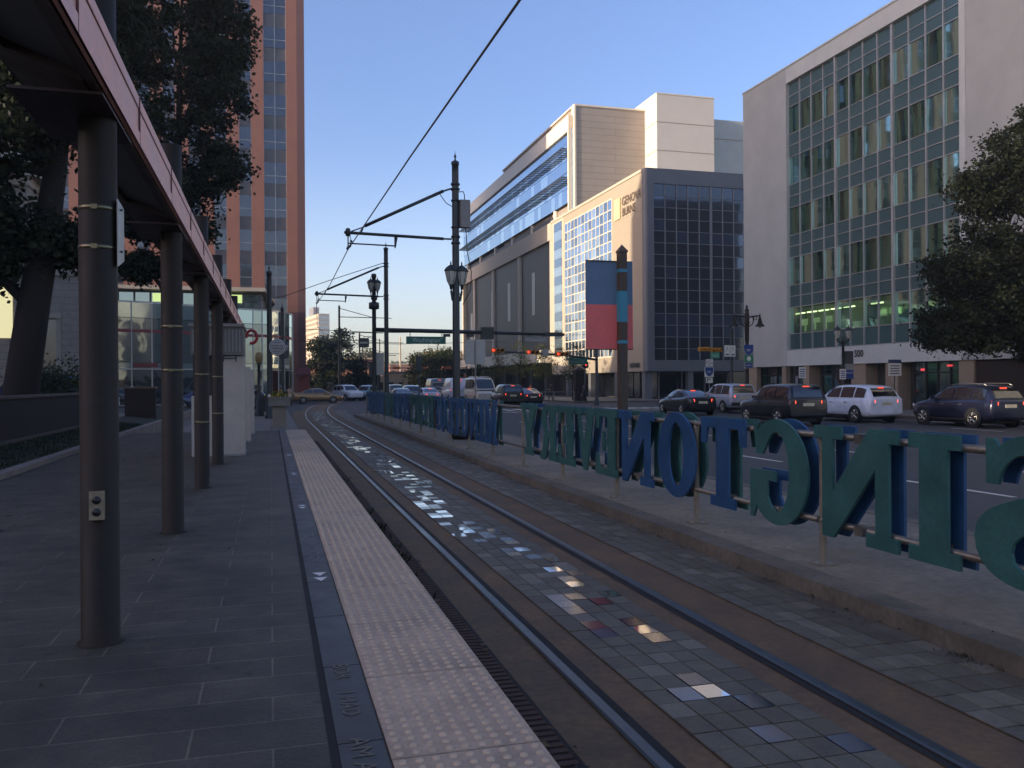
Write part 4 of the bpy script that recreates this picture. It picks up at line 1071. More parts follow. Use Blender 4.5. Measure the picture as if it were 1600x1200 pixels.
# ================================================================== CREAM BUILDING AT THE CORNER
t = thing('corner_building', 'cream stone building with a white window grid and a dark gridded side', 'building', (36, 78.8, .15))
FY, BY, TZ = 78.8, 103.3, 23.3
b = MB()
b.box(36, 60, FY+.6, BY, 2.97, 23.25, 0)
b.box(36, 60, BY, 108.3, 2.97, 23.25, 1)
b.build('wall', [m_cream, m_creamp], t)
b = MB()
# dark side: frame around the glass, rounded corner
b.box(36.42, 60, FY, FY+.598, 21.8, TZ+.02); b.box(36.42, 37.0, FY, FY+.598, 4.05, 21.8); b.box(36.42, 60, FY, FY+.598, 2.97, 4.05)
cor = [(36.42-.42*math.sin(a), FY+.42-.42*math.cos(a)) for a in [PI/2*k/8 for k in range(9)]]+[(36.0,FY+.598),(36.42,FY+.598)]
b.prism(cor, [], lambda u,v,d:(u,v,2.97+d), TZ+.02-2.97)
b.build('side_frame', m_dkpanel, t)
b = MB(); b.box(37.0,60,FY+.2,FY+.59,4.05,21.8); 
b.build('side_backing', m_dkint, t)
b = MB()
ncol, nrow = 14, 15
cw = 1.27; rh = (21.8-4.05)/nrow
random.seed(3)
for r_ in range(nrow):
    blue = (nrow-1-r_) in (4, 11, 12) 
    for c_ in range(ncol):
        x0 = 37.02+c_*cw+(.12 if c_ > 4 else 0)
        mi = 1 if (blue and random.random() < .8) or random.random() < .06 else 0
        z0 = 4.05+(r_)*rh
        ty = random.uniform(-.006,.006)
        row_from_top = nrow-1-r_
        b.quad((x0+.03,FY+.16+ty,z0+.03),(x0+cw-.03,FY+.16-ty,z0+.03),(x0+cw-.03,FY+.16-ty,z0+rh-.03),(x0+.03,FY+.16+ty,z0+rh-.03), mi)
o = b.build('side_glazing', [m_dkglass, m_dkglass2], t); o['kind'] = 'stuff'
b = MB()
for c_ in range(ncol+1):
    x0 = 37.02+c_*cw+(.12 if c_ > 4 else 0); hw = .13 if c_ == 5 else .045
    x0 -= .06 if c_ == 5 else 0
    b.box(x0-hw,x0+hw,FY+.06,FY+.155,4.05,21.8)
for r_ in range(nrow+1): b.box(37.0,55.2,FY+.09,FY+.152,4.05+r_*rh-.03,4.05+r_*rh+.03)
b.build('side_mullions', M_plain('grey mullion', (.2,.21,.24), .45, metal=.3, var=.1), t)
# street side grid
b = MB(); b.box(35.96,36.0,87.0,102.8,4.6,22.0); b.build('street_backing', m_whitemul, t)
b = MB()
sc_, sr_ = 13, 15
sw, sh_ = 15.6/sc_, (21.9-4.7)/sr_
for r_ in range(sr_):
    for c_ in range(sc_):
        y0 = 87.1+c_*sw; z0 = 4.7+r_*sh_
        tl = random.uniform(-.004,.004)
        mi = 1 if random.random() < .22 else 0
        g0 = .14 if c_ % 2 else .07
        b.quad((35.945+tl,y0+g0,z0+.07),(35.945-tl,y0+sw-.07,z0+.07),(35.945-tl,y0+sw-.07,z0+sh_-.07),(35.945+tl,y0+g0,z0+sh_-.07), mi)
o = b.build('street_glazing', [m_skyglass, m_skyglass2], t); o['kind'] = 'stuff'
b = MB()
for c_ in range(sc_+1): b.box(35.9,35.95,87.1+c_*sw-.05,87.1+c_*sw+.05,4.7,21.95)
for r_ in range(sr_+1): b.box(35.905,35.948,87.05,102.75,4.7+r_*sh_-.05,4.7+r_*sh_+.05)
b.build('street_mullions', m_whitemul, t)
b = MB()
for r_ in range(15): b.box(35.93,35.99,103.95,106.95,5.2+r_*1.16+.03,5.2+(r_+1)*1.16, r_ % 2 if r_ else 2)
b.build('slot_window', [m_skyglass, m_skyglass2, m_dkglass], t)
b = MB(); b.box(35.955,35.995,FY+.7,87,19.25,19.31); b.box(35.9,36.0,FY+.5,108.3,23.0,23.28); b.build('string_course', m_creamp, t)
b = MB()
m_signlet = M_plain('bronze sign letters', (.12,.08,.05), .5, var=.1)
text_mb(b, 'GENOVA', 1.28, lambda u,v,d:(35.93,84.35-u,20.55+v), bold=.01, sx=.92)
text_mb(b, 'BURNS', 1.28, lambda u,v,d:(35.93,84.35-u,19.4+v-.0), bold=.01, sx=.92) if 0 else None
b.build('sign_name', m_signlet, t)
b = MB(); text_mb(b, 'BURNS', 1.22, lambda u,v,d:(35.93,84.3-u,19.42+v), bold=.01, sx=.9); b.build('sign_name', m_signlet, t)
b = MB(); b.box(35.85,35.97,84.75,86.3,19.3,21.5); b.build('sign_emblem', M_plain('pale yellow emblem', (.72,.62,.36), .5, var=.1), t)
b = MB(); text_mb(b, 'NEWARK', .72, lambda u,v,d:(35.95,82.6-u,3.35+v), bold=.02, sx=.86); b.build('fascia_lettering', m_trim, t)
# ground floor set back behind columns
b = MB(); b.box(38.2,60,FY+1.6,108.3,.15,2.97,0); b.build('ground_floor', m_dkint, t)
b = MB()
for k in range(9): b.box(38.1,38.16,80.6+k*3,80.6+k*3+2.7,.3,2.9)
for k in range(7): b.box(38.2+k*2.6,38.2+k*2.6+2.4,FY+1.5,FY+1.56,.3,2.9)
b.build('street_glass', m_dkglass, t)
b = MB()
for k in range(8): b.box(38.2+k*2.6-.1,38.2+k*2.6,FY+1.4,FY+1.58,.15,2.97)
b.build('street_mullion', m_dkpanel, t)
pieces('column', [(36.2,37.0,y,y+.8,.15,2.97) for y in (FY+.5, 86.5, 94.5, 102.5)]+[(40.8,41.4,FY+.2,FY+.8,.15,2.97)], m_dkpanel, t)

# upper volumes behind: separate building with the blue glass wing
t = thing('glass_wing_building', 'long building with a blue glass upper wing over dark granite walls', 'building', (36, 130, .15))
b = MB()
b.box(36.5, 62, 108.4, 163, 4.6, 24.0, 0)
b.build('granite_wall', m_dkstone, t)
b = MB()
b.box(36.0, 36.7, 108.4, 163.3, 20.9, 23.2); b.box(35.9,36.5,162,163.3,4.6,20.9); b.box(36.05,36.52,108.4,109.2,4.6,20.9)
for y in (153.6, 139.8, 124.0): b.box(36.18,36.52,y,y+1.2,4.6,20.9)
b.build('stone_frame', m_creamp, t)
pieces('slot_window', [(36.46,36.5,y,y+1.5,11.6,17.7) for y in (141.0, 130.3, 117.2)]+[(36.46,36.5,156.5,158.3,9,15)], M_plain('pale slot panel', (.3,.31,.33), .4, var=.1), t)
b = MB(); b.box(34.4,37,108.4,163.5,4.55,6.2); b.build('canopy_band', m_whitemul, t)
b = MB(); b.box(38,62,108.4,163,.15,4.55); b.build('ground_floor', m_dkint, t)
pieces('column', [(36.0,37.0,110.5+k*7,111.7+k*7,.15,4.6) for k in range(8)], m_dkstone, t)
# blue glass wing
b = MB(); b.box(36.3, 46, 101.45, 163, 24.6, 35.2, 0); b.build('wing_core', m_dkint, t)
b = MB()
for (z0,z1) in ((24.6,26.4),(26.45,28.4),(28.5,30.0),(30.05,32.0),(32.05,33.3)):
    yk = 101.4
    while yk < 162.9:
        tl = random.uniform(-.004,.004)
        hi = z0 in (26.45, 30.05)
        mi = 1 if (hi and random.random() < .35) else (1 if z0 in (24.6,28.5) and random.random() < .25 else 0)
        b.quad((36.25+tl,yk,z0),(36.25-tl,min(yk+1.5,163),z0),(36.25-tl,min(yk+1.5,163),z1),(36.25+tl,yk,z1), mi)
        yk += 1.52
o = b.build('wing_glazing', [m_skyglass, m_skyglass2], t, fix=False); o['kind'] = 'stuff'
b = MB(); b.box(35.95,36.5,101.1,163.2,33.35,35.3); b.box(35.9,36.3,101.0,101.4,23.3,35.3); b.build('wing_fascia', m_whitemul, t)
b = MB(); b.box(36.3,36.52,100.9,101.2,23.3,33.6); b.build('end_glazing', m_skyglass2, t)
b = MB()
for z in (31.2, 27.6):
    for k in range(5): b.box(35.2+k*.2,35.26+k*.2,101.5,162.8,z+.02,z+.08)
    for k in range(62): b.box(35.15,36.24,101.6+k,101.68+k,z-.08,z+.02)
b.build('sunshade', M_plain('dark louvre', (.05,.055,.065), .5, var=.1), t)
b = MB(); b.box(37.2,46,103,163,23.3,24.6); b.build('recess', m_dkint, t)
for k in range(6):
    b = MB(); b.lathe((36.6,108+k*10.5,23.25), [(.35,0),(.35,1.4)], 12); b.build('recess_column', m_whitemul, t)
b = MB(); b.box(36.75,46.1,100.6,135,23.25,36.35); b.build('end_wall', m_warmwall, t)
b = MB(); b.box(36.52,36.75,100.5,101.5,23.3,36.35); b.box(36.52,46.15,100.5,135,36.35,36.55); b.build('end_trim', m_whitemul, t)
t2 = thing('roof_tower', 'tall pale lift tower rising above the cream building roof', 'building', (50, 98, 23.25))
b = MB(); b.box(46.1,53.95,97.1,108,23.25,37.5); b.build('tower_body', m_elev, t2)
b = MB()
for z in (27.0, 30.5, 34.0): b.box(46.08,53.97,97.075,97.1,z,z+.07); b.box(46.075,46.1,97.1,100.6,z,z+.07)
b.build('panel_joint', m_joint, t2)
b = MB(); b.box(46.05,54,97.05,108.05,37.5,37.65); b.build('roof_coping', m_whitemul, t2)
t2 = thing('roof_annex', 'lower pale rooftop block right of the lift tower', 'building', (59, 103, 23.25))
b = MB(); b.box(53.95,66,102,110,23.25,36.6); b.build('tower_body', m_stoneplain, t2)
b = MB()
for z in (28.5, 34.0): b.box(53.97,66,101.97,102,z,z+.08)
b.build('panel_joint', m_joint, t2)

# ================================================================== ORANGE TOWER
TY0, TY1 = 105.8, 149.6
t = thing('orange_tower', 'tall orange brick tower with vertical window strips at the end of the tracks', 'tower', (-20, 105.8, 0))
b = MB(); b.box(-60, 4.05, TY0+.35, TY1, 0, 58, 0); b.build('tower_core', m_towspan, t)
X = []
b = MB()
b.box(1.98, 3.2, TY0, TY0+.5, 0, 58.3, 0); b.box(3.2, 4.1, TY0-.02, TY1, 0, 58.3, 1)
x = -.62
strips = [(-.62, 1.98, 2)]
while x > -58:
    b.box(x-1.42, x, TY0, TY0+.5, 0, 58.3, 0)
    strips.append((x-2.8, x-1.42, 1)); x -= 2.8
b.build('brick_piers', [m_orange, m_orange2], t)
for si, (x0, x1, n) in enumerate(strips):
    b = MB()
    for f in range(14):
        if si < 5: b = MB()
        z0 = 1.5+f*4.05
        for k in range(n):
            xa, xb = x0+(x1-x0)*k/n, x0+(x1-x0)*(k+1)/n
            ty = random.uniform(-.004,.004); h1 = random.choice((2.5,2.5,2.4))
            b.quad((xa+.04,TY0+.3+ty,z0),(xb-.04,TY0+.3-ty,z0),(xb-.04,TY0+.3-ty,z0+h1),(xa+.04,TY0+.3+ty,z0+h1))
        if si < 5: b.build('window', m_towglass, t)
    if si >= 5: wst = b.build('window_strip', m_towglass, t); wst['kind'] = 'stuff'
    b = MB()
    for k in range(n+1): b.box(x0+(x1-x0)*k/n-.035,x0+(x1-x0)*k/n+.035,TY0+.22,TY0+.345,0,57)
    for f in range(14): b.box(x0,x1,TY0+.25,TY0+.345,1.5+f*4.05+.9,1.5+f*4.05+.96)
    b.build('window_frame', m_mull, t)
# ================================================================== LEFT: GLASS FRONTED SHOPS, COURTHOUSE, UNSEEN SHADE BLOCK
t = thing('glass_shop_building', 'low curved glass fronted shop building below the orange tower', 'building', (-6, 90, .1))
path = [(-24,80.2),(-17,82),(-10.5,85)]+[(-10.5+8.8*k/5,85+6*k/5) for k in range(1,6)]+[(-1.7+ (4.0)*math.sin(a), 91+ (1-math.cos(a))*7.5) for a in [PI/2*k/7 for k in range(1,8)]]+[(2.3,105)]
def wallband(mb, z0, z1, off=0., mi=0, step=None, gap=.0):
    for (xa,ya),(xb,yb_) in zip(path, path[1:]):
        dx, dy = xb-xa, yb_-ya; L = math.hypot(dx,dy); nx, ny = dy/L*off, -dx/L*off
        n_ = max(1, int(L/1.5)) if step else 1
        for k in range(n_):
            u0, u1 = k/n_+gap/L, (k+1)/n_-gap/L
            mb.quad((xa+dx*u0+nx,ya+dy*u0+ny,z0),(xa+dx*u1+nx,ya+dy*u1+ny,z0),(xa+dx*u1+nx,ya+dy*u1+ny,z1),(xa+dx*u0+nx,ya+dy*u0+ny,z1), mi)
foot = path+[(-24,105)]
b = MB(); b.prism(foot, [], lambda u,v,d:(u,v,.1+d), 9.3, 0); b.build('shop_core', m_dkint, t)
b = MB(); wallband(b, .4, 3.3, .05, 0, 1, .05); b.build('shop_windows', m_storeglass, t)
b = MB(); wallband(b, 4.0, 8.0, .05, 0, 1, .04); b.build('upper_windows', m_storeglass, t)
b = MB(); wallband(b, 3.4, 3.95, .06, 0); b.build('green_band', m_storeglass2, t)
b = MB(); wallband(b, 8.05, 9.4, .06, 0, 1, .03); b.build('green_band', m_storeglass2, t)
b = MB(); wallband(b, 6.7, 6.98, .09, 0); b.build('red_band', m_redband, t)
b = MB()
for (xa,ya),(xb,yb_) in zip(path, path[1:]):
    L = math.hypot(xb-xa,yb_-ya); n_ = max(1,int(L/1.5))
    for k in range(n_):
        x, y = xa+(xb-xa)*k/n_, ya+(yb_-ya)*k/n_; b.box(x-.05,x+.05,y-.12,y+.0,.3,9.45)
b.box(2.2,2.45,98,98.25,.1,9.5)
wallband(b, 9.4, 9.55, .14, 0); wallband(b, 3.3, 3.42, .14, 0)
b.build('mullions', m_mull, t)
b = MB(); b.prism([(-30,88),(-15,93),(-.9,93),(-.5,105),(-30,105)], [], lambda u,v,d:(u,v,9.4+d), 2.0); b.build('top_storey', m_dkpanel, t)
b = MB()
for k in range(9): b.box(-14.5+k*1.5,-13.2+k*1.5,92.93,92.99,9.75,11.2)
b.build('top_windows', [m_storeglass2], t)
b = MB()
for k in (2,6,7): b.box(-14.5+k*1.5+.1,-13.3+k*1.5,92.9,92.925,10.3,11.15)
b.build('lit_blind', M_emit('lit blind', (.75,.95,.35), .35, (.3,.35,.15)), t)
b = MB(); b.prism([(-30,86.4),(-15,91.6),(-.5,91.6),(.5,105),(-30,105)], [], lambda u,v,d:(u,v,11.42+d), .38); b.build('eave_slab', m_creamp, t)
b = MB(); text_mb(b, 'CVS', 1.5, lambda u,v,d:(-3.2+u*.8,90.9-.6+u*.35-1.2,7.3+v)) if 0 else b.box(-12,-9.9,84.2,84.24,3.5,3.9)
b.build('red_sign', m_redband, t)
t = thing('red_letter_sign', 'round red letter sign hanging by the end of the pink canopy', 'sign', (-.72, 27.5, 3.0))
b = MB()
arc = [(-.56+.16*math.cos(a), 3.36+.2*math.sin(a)) for a in [R(-110)+R(300)*k/16 for k in range(17)]]
b.tube([(u,27.6,v) for u,v in arc], .045, 8); b.build('letter_body', M_plain('sign red', (.35,.02,.025), .45), t)
b = MB(); b.tube([(-.56,27.6,3.52),(-.56,27.6,3.62),(-.84,27.6,3.62)], .015, 6); b.build('hanger', m_black, t)

t = thing('courthouse', 'beige limestone building with arched windows behind the left tree', 'building', (-30, 75, .1))
b = MB(); b.box(-60,-14.2,75,77.5,.1,10.6,0); b.box(-60,-18.2,74.6,79,.1,17.5,0); b.build('wall', [m_court], t)
b = MB(); b.box(-60,-18,74.3,79.2,17.5,18.2); b.box(-60,-18,74.4,79,10.4,10.9); b.box(-18,-14,74.8,77.6,10.6,11.1); b.box(-60,-14,74.9,77.6,.1,1.6); b.box(-17.6,-17.25,74.85,75.05,3.2,7.2); b.box(-16.3,-15.95,74.85,75.05,3.2,7.2); b.box(-17.7,-15.9,74.7,75.05,7.2,7.6); b.build('cornice', m_courtp, t)
b = MB(); b.box(-17.25,-16.3,74.9,74.96,3.4,7.1); b.build('window', m_dkglass, t)
for xc in (-20.2, -23.6):
    for z0, hh in ((5.6, 3.2), (11.6, 3.6)):
        o = [(xc-.95,z0),(xc+.95,z0)]+[(xc+.95*math.cos(a), z0+hh+.95*math.sin(a)) for a in [PI*k/10 for k in range(11)]]
        b = MB(); b.prism(o, [], lambda u,v,d:(u,74.52+d,v), .06); b.build('arched_window', m_litwin, t)
b = MB(); b.lathe((-20.5,77,18.2), [(4,0),(4,1.5),(.1,3)], 8); b.build('dome', m_courtp, t)
# unseen blocks added left of the frame, sized to keep the street in shade
t = thing('shade_block', 'unseen tall block added left of the frame to shade the street', 'building', (-60, 0, 0))
b = MB(); b.box(-80,-46,22,67,0,43.5); b.box(-76,-50,-60,27,0,17); b.build('block_wall', m_shadeblock, t)
# ================================================================== VEHICLES
def loft(mb, sts, mi=0):
    n = None; vs = []; fs = []
    for y, zb, zt, hw in sts:
        h = zt-zb
        half = [(0,zb),(hw*.8,zb),(hw*.95,zb+.07),(hw*.99,zb+h*.3),(hw,zb+h*.55),(hw*.985,zb+h*.8),(hw*.93,zt-.02),(hw*.8,zt+.012),(0,zt+.025)]
        ring = [(x,y,z) for x,z in half]+[(-x,y,z) for x,z in half[-2:0:-1]]
        n = len(ring); vs += ring
    for i in range(len(sts)-1):
        for k in range(n): fs.append((i*n+k,i*n+(k+1)%n,(i+1)*n+(k+1)%n,(i+1)*n+k))
    mb.add(vs, fs, mi, True)
    mb.add(vs[:n], [tuple(range(n))], mi); mb.add(vs[-n:], [tuple(range(n))[::-1]], mi)
def subdiv(sts, k=3):
    """smooth the station list with a Catmull-Rom pass"""
    out = []
    for i in range(len(sts)-1):
        p0 = sts[max(0,i-1)]; p1 = sts[i]; p2 = sts[i+1]; p3 = sts[min(len(sts)-1,i+2)]
        for j in range(k):
            t = j/k
            out.append(tuple(.5*((2*p1[a])+(-p0[a]+p2[a])*t+(2*p0[a]-5*p1[a]+4*p2[a]-p3[a])*t*t+(-p0[a]+3*p1[a]-3*p2[a]+p3[a])*t**3) for a in range(4)))
    out.append(sts[-1]); return out
SH = {
 'sedan': dict(st=[(-2.40,.42,.84,.66),(-2.36,.3,.97,.8),(-2.2,.25,1.03,.87),(-1.8,.22,1.04,.91),(-1.0,.2,1.0,.92),(0,.2,.96,.92),(.9,.2,.94,.92),(1.3,.2,.92,.91),(2.0,.22,.8,.88),(2.3,.3,.68,.78),(2.4,.4,.58,.64)],
   zb=.96, hb=.86, cab=[(-1.95,1.0,.74),(-1.5,1.17,.68),(-.9,1.37,.63),(-.3,1.44,.61),(.2,1.42,.61),(.6,1.28,.64),(1.25,.96,.74)], sw=[(-1.35,-.55),(-.47,.62)], rw=(-1.85,-1.0), ws=(.42,1.15), zr=1.44, hr=.6, wy=(-1.42,1.42), wr=.33),
 'suv': dict(st=[(-2.34,.44,1.02,.78),(-2.31,.35,1.1,.88),(-2.1,.28,1.12,.93),(-1.8,.26,1.12,.95),(0,.25,1.07,.96),(1.0,.26,1.06,.95),(1.6,.27,1.01,.94),(2.05,.3,.9,.88),(2.28,.4,.76,.74)],
   zb=1.07, hb=.9, cab=[(-2.28,1.14,.74),(-2.1,1.4,.7),(-1.85,1.6,.67),(-1.2,1.68,.66),(-.4,1.69,.66),(.25,1.62,.66),(.7,1.4,.7),(1.3,1.08,.78)], sw=[(-1.95,-1.28),(-1.2,-.3),(-.22,.72)], rw=(-2.26,-1.95), ws=(.4,1.2), zr=1.69, hr=.68, wy=(-1.4,1.42), wr=.37),
 'boxsuv': dict(st=[(-2.25,.48,1.08,.84),(-2.2,.38,1.14,.9),(-1.8,.32,1.14,.93),(0,.3,1.1,.94),(1.0,.3,1.08,.94),(1.8,.31,1.02,.92),(2.15,.36,.96,.86),(2.25,.46,.82,.78)],
   zb=1.1, hb=.89, cab=[(-2.2,1.16,.8),(-2.12,1.45,.75),(-1.98,1.68,.72),(-1.2,1.75,.71),(-.2,1.75,.71),(.3,1.68,.71),(.62,1.45,.74),(1.05,1.1,.8)], sw=[(-1.95,-1.1),(-1.0,-.25),(-.15,.62)], rw=(-2.19,-2.02), ws=(.4,.98), zr=1.75, hr=.73, wy=(-1.33,1.38), wr=.37),
 'van': dict(st=[(-2.7,.42,1.3,.9),(-2.66,.34,1.34,.95),(-2,.3,1.34,.98),(0,.3,1.34,.98),(1.4,.3,1.3,.98),(2.2,.32,1.15,.94),(2.6,.42,.95,.84)],
   zb=1.32, hb=.95, cab=[(-2.68,1.36,.9),(-2.64,2.0,.87),(-2.55,2.3,.85),(-1.5,2.36,.85),(.6,2.36,.85),(1.1,2.2,.84),(1.5,1.85,.85),(2.1,1.3,.88)], sw=[(.55,1.45),(-2.2,-.9),(-.8,.4)], rw=(-2.66,-2.6), ws=(1.1,2.0), zr=2.36, hr=.85, wy=(-1.7,1.7), wr=.37),
}
def car(name, label, cat, kind, col, x, y, rz, z=0., brake=True, metal=.3, group='cars waiting in the street', ladder=False, roofrail=False, windowless=False):
    S = SH[kind]; place = (x, y, z)
    root = thing(name, label, cat, (0,0,0), group)
    paint = M_paint('car paint', col, metal=metal, rough=.28)
    b = MB(); loft(b, subdiv(S['st'])); body = b.build('body', paint, root)
    # cabin: a loft whose roof line follows a curve
    cs = S['cab']
    def roof(y):
        for i in range(len(cs)-1):
            if cs[i][0] <= y <= cs[i+1][0]:
                p0 = cs[max(0,i-1)]; p1 = cs[i]; p2 = cs[i+1]; p3 = cs[min(len(cs)-1,i+2)]
                t = (y-p1[0])/(p2[0]-p1[0])
                return tuple(.5*(2*p1[k]+(p2[k]-p0[k])*t+(2*p0[k]-5*p1[k]+4*p2[k]-p3[k])*t*t+(3*p1[k]-p0[k]-3*p2[k]+p3[k])*t**3) for k in (1,2))
        return cs[-1][1:]
    zb, hb = S['zb']-.04, S['hb']
    ys = [cs[0][0]+(cs[-1][0]-cs[0][0])*k/26 for k in range(27)]
    m = MB(); vs = []; n = 9
    def side(y, v):
        zt, ht = roof(y); bulge = math.sin(v*PI)*.025
        return Vector((hb+(ht-hb)*v+bulge, y, zb+(zt-zb)*v))
    for y in ys:
        zt, ht = roof(y); h_ = zt-zb
        p = [side(y,0), side(y,.5), side(y,.9), Vector((ht-.07,y,zt+.012)), Vector((0,y,zt+.03))]
        vs += p+[Vector((-q.x,q.y,q.z)) for q in p[-2::-1]]
    fs = [(i*n+k,i*n+k+1,(i+1)*n+k+1,(i+1)*n+k) for i in range(26) for k in range(n-1)]
    m.add(vs, fs, 0, True); m.add(vs[:n], [tuple(range(n))]); m.add(vs[-n:], [tuple(range(n))[::-1]])
    m.build('cabin', paint, root)
    for s in (-1, 1):
        for y0, y1 in (S['sw'][:1] if windowless else S['sw']):
            m = MB(); vs = []; K = 8
            for k in range(K+1):
                y = y0+(y1-y0)*k/K; tp = side(y,.88); h_ = tp.z-zb
                v0 = min(.8, .09/max(h_,.12)); q0 = side(y, v0); q1 = side(y, .88); qm = side(y, (v0+.88)/2)
                for q in (q0,qm,q1): vs.append(Vector((s*(q.x+.012), q.y, q.z)))
            m.add(vs, [(k*3+j,k*3+3+j,k*3+4+j,k*3+1+j) for k in range(K) for j in (0,1)], 0, True)
            m.build('window', m_cglass, root, fix=True)
    def screen(y0, y1, nm):
        m = MB(); vs = []; K = 6
        for k in range(K+1):
            y = y0+(y1-y0)*k/K; zt, ht = roof(y)
            sl = (roof(min(cs[-1][0],y+.02))[0]-roof(max(cs[0][0],y-.02))[0])
            oy = -.016 if sl > 0 else .016
            for j in range(5):
                x = (ht-.1)*(j-2)/2
                vs.append(Vector((x, y+oy, zt+.03-.018*abs(j-2)/2+.008)))
        m.add(vs, [(k*5+j,k*5+5+j,k*5+6+j,k*5+1+j) for k in range(K) for j in range(4)], 0, True)
        m.build(nm, m_cglass, root)
    if not windowless: screen(*S['rw'], 'rear_window')
    screen(*S['ws'], 'windshield')
    # wheels with dark arches
    hwb = S['st'][3][3]
    for s in (-1, 1):
        for wy in S['wy']:
            m = MB(); m.lathe((s*(hwb-.06), wy, S['wr']), [(.001,s*.066),(S['wr']+.06,s*.066),(S['wr']+.06,0)], 24, axis='x', smooth=False); m.build('wheel_arch', m_trim, root)
            r_ = S['wr']
            m = MB(); m.lathe((s*(hwb-.2), wy, r_), [(r_*.6,0),(r_*.95,0),(r_,s*.05),(r_,s*.19),(r_*.95,s*.225),(r_*.72,s*.222),(r_*.66,s*.2)], 24, axis='x'); wh = m.build('wheel', m_tyre, root)
            m = MB(); m.lathe((s*(hwb-.2), wy, r_), [(r_*.68,s*.195),(r_*.62,s*.222),(r_*.58,s*.2),(r_*.5,s*.15)], 24, axis='x')
            for k in range(5):
                a = 2*PI*k/5+.3
                c_, s_ = math.cos(a), math.sin(a)
                m.tube([(s*(hwb+.01), wy+c_*.03, r_+s_*.03),(s*(hwb+.005), wy+c_*r_*.6, r_+s_*r_*.6)], [.035,.05], 5)
            m.lathe((s*(hwb-.2), wy, r_), [(.001,s*.225),(.05,s*.22),(.06,s*.18)], 12, axis='x')
            m.build('rim', m_rim, wh)
    yr = S['st'][0][0]; zt = S['st'][1][2]; hw = S['st'][1][3]
    for s in (-1, 1):
        m = MB(); zc = zt-.13 if kind != 'van' else zt-.1
        m.prism([(s*(hw-.02),zc-.08),(s*(hw-.3),zc-.06),(s*(hw-.3),zc+.06),(s*(hw-.04),zc+.1)], [], lambda u,v,d:(u,yr-.005+d*1.0+ (abs(u)>hw-.1)*.06,v), .12)
        m.build('tail_light', m_tail if brake else m_red, root)
        yf = S['st'][-1][0]; zf = S['st'][-1][2]; hf = S['st'][-2][3]
        m = MB(); m.prism([(s*(hf-.06),zf+.02),(s*(hf-.3),zf-.03),(s*(hf-.32),zf+.05),(s*(hf-.08),zf+.13)], [], lambda u,v,d:(u,yf-.16+d+(.75-abs(u))*.18,v), .08); m.build('headlight', m_head, root)
        m = MB(); zm = S['zb']+.06; m.box(s*(S['hb']+.09)-.09,s*(S['hb']+.09)+.09,S['ws'][1]-.45,S['ws'][1]-.35,zm-.02,zm+.1); m.build('side_mirror', paint, root)
        m = MB()
        for yh in ((-.75,.3) if kind != 'van' else (.6,)): m.box(s*(hwb+.0)-.018,s*(hwb+.0)+.018,yh-.1,yh+.1,S['zb']-.17,S['zb']-.135)
        m.build('door_handle', m_rim if kind != 'boxsuv' else m_trim, root)
        m = MB(); m.box(s*hwb*.985-.012, s*hwb*.985+.012, S['wy'][0]+.45, S['wy'][1]-.45, .27, .36); m.build('sill_trim', m_trim, root)
        if roofrail:
            m = MB(); m.tube([(s*(S['hr']-.08),-1.8,S['zr']-.02),(s*(S['hr']-.08),-1.6,S['zr']+.06),(s*(S['hr']-.08),-.4,S['zr']+.07),(s*(S['hr']-.08),.1,S['zr']+.0)], .02, 6); m.build('roof_rail', m_rim, root)
    m = MB(); m.box(-.26,.26,yr-.02,yr+.05,zt-.3,zt-.17); m.build('licence_plate', m_plate, root)
    m = MB(); m.box(-hw*.93,hw*.93,yr-.03,yr+.12,S['st'][0][1]-.02,S['st'][0][1]+.18); m.build('bumper', m_trim if kind in ('boxsuv','van') else paint, root)
    m = MB(); m.box(-hwb*.8,hwb*.8,S['wy'][0]-.3,S['wy'][1]+.3,.16,.3); m.build('underbody', m_trim, root)
    if brake:
        yb_ = S['rw'][1]; zb_ = roof(yb_)[0]+.02; m = MB(); m.box(-.13,.13,yb_-.06,yb_+.06,zb_,zb_+.045); m.build('brake_light', m_taildim, root)
    if ladder:
        m = MB()
        for s in (-.5,.5): m.tube([(s,-2.4,S['zr']+.12),(s,.9,S['zr']+.12)], .03, 6)
        for k in range(4): m.tube([(-.75,-2.2+k*.9,S['zr']+.08),(.75,-2.2+k*.9,S['zr']+.08)], .025, 6)
        m.build('roof_rack', m_rim, root)
    root.location = place; root.rotation_euler = (0,0,rz)
    return root
Q = PI/2
car('parked_car', 'gold sedan crossing the tracks in front of the orange tower', 'car', 'sedan', (.30,.17,.07), 4.45, 86.3, -Q, brake=False, metal=.5)
car('parked_car', 'black sedan with lit tail lights, leftmost of the waiting row', 'car', 'sedan', (.012,.012,.014), 23.4, 45.6, R(-4))
car('parked_car', 'silver white compact SUV half hidden behind the black jeep style car', 'suv', 'boxsuv', (.45,.46,.5), 27.0, 47.3, R(-2))
car('parked_car', 'boxy black SUV with a round lit tail light, between the silver and the white SUV', 'suv', 'boxsuv', (.016,.015,.018), 21.9, 33.6, R(-3))
car('parked_car', 'white crossover with tinted rear window and lit tail lights', 'suv', 'suv', (.68,.69,.72), 26.4, 34.6, 0, metal=.0)
car('parked_car', 'black car mostly hidden behind the white crossover', 'car', 'suv', (.015,.014,.015), 29.0, 38.2, 0)
car('parked_car', 'dark blue SUV with roof rails and bright alloy wheels, rightmost in the row', 'suv', 'suv', (.012,.014,.032), 27.9, 29.3, R(-2), roofrail=True)
car('parked_car', 'white car showing only its nose at the right edge', 'car', 'sedan', (.62,.62,.64), 28.2, 23.3, 0, metal=.0)
car('moving_car', 'black SUV seen from behind in the crossing, by the cream van', 'suv', 'boxsuv', (.012,.012,.013), 18.2, 66.3, R(-2), group='traffic at the far crossing')
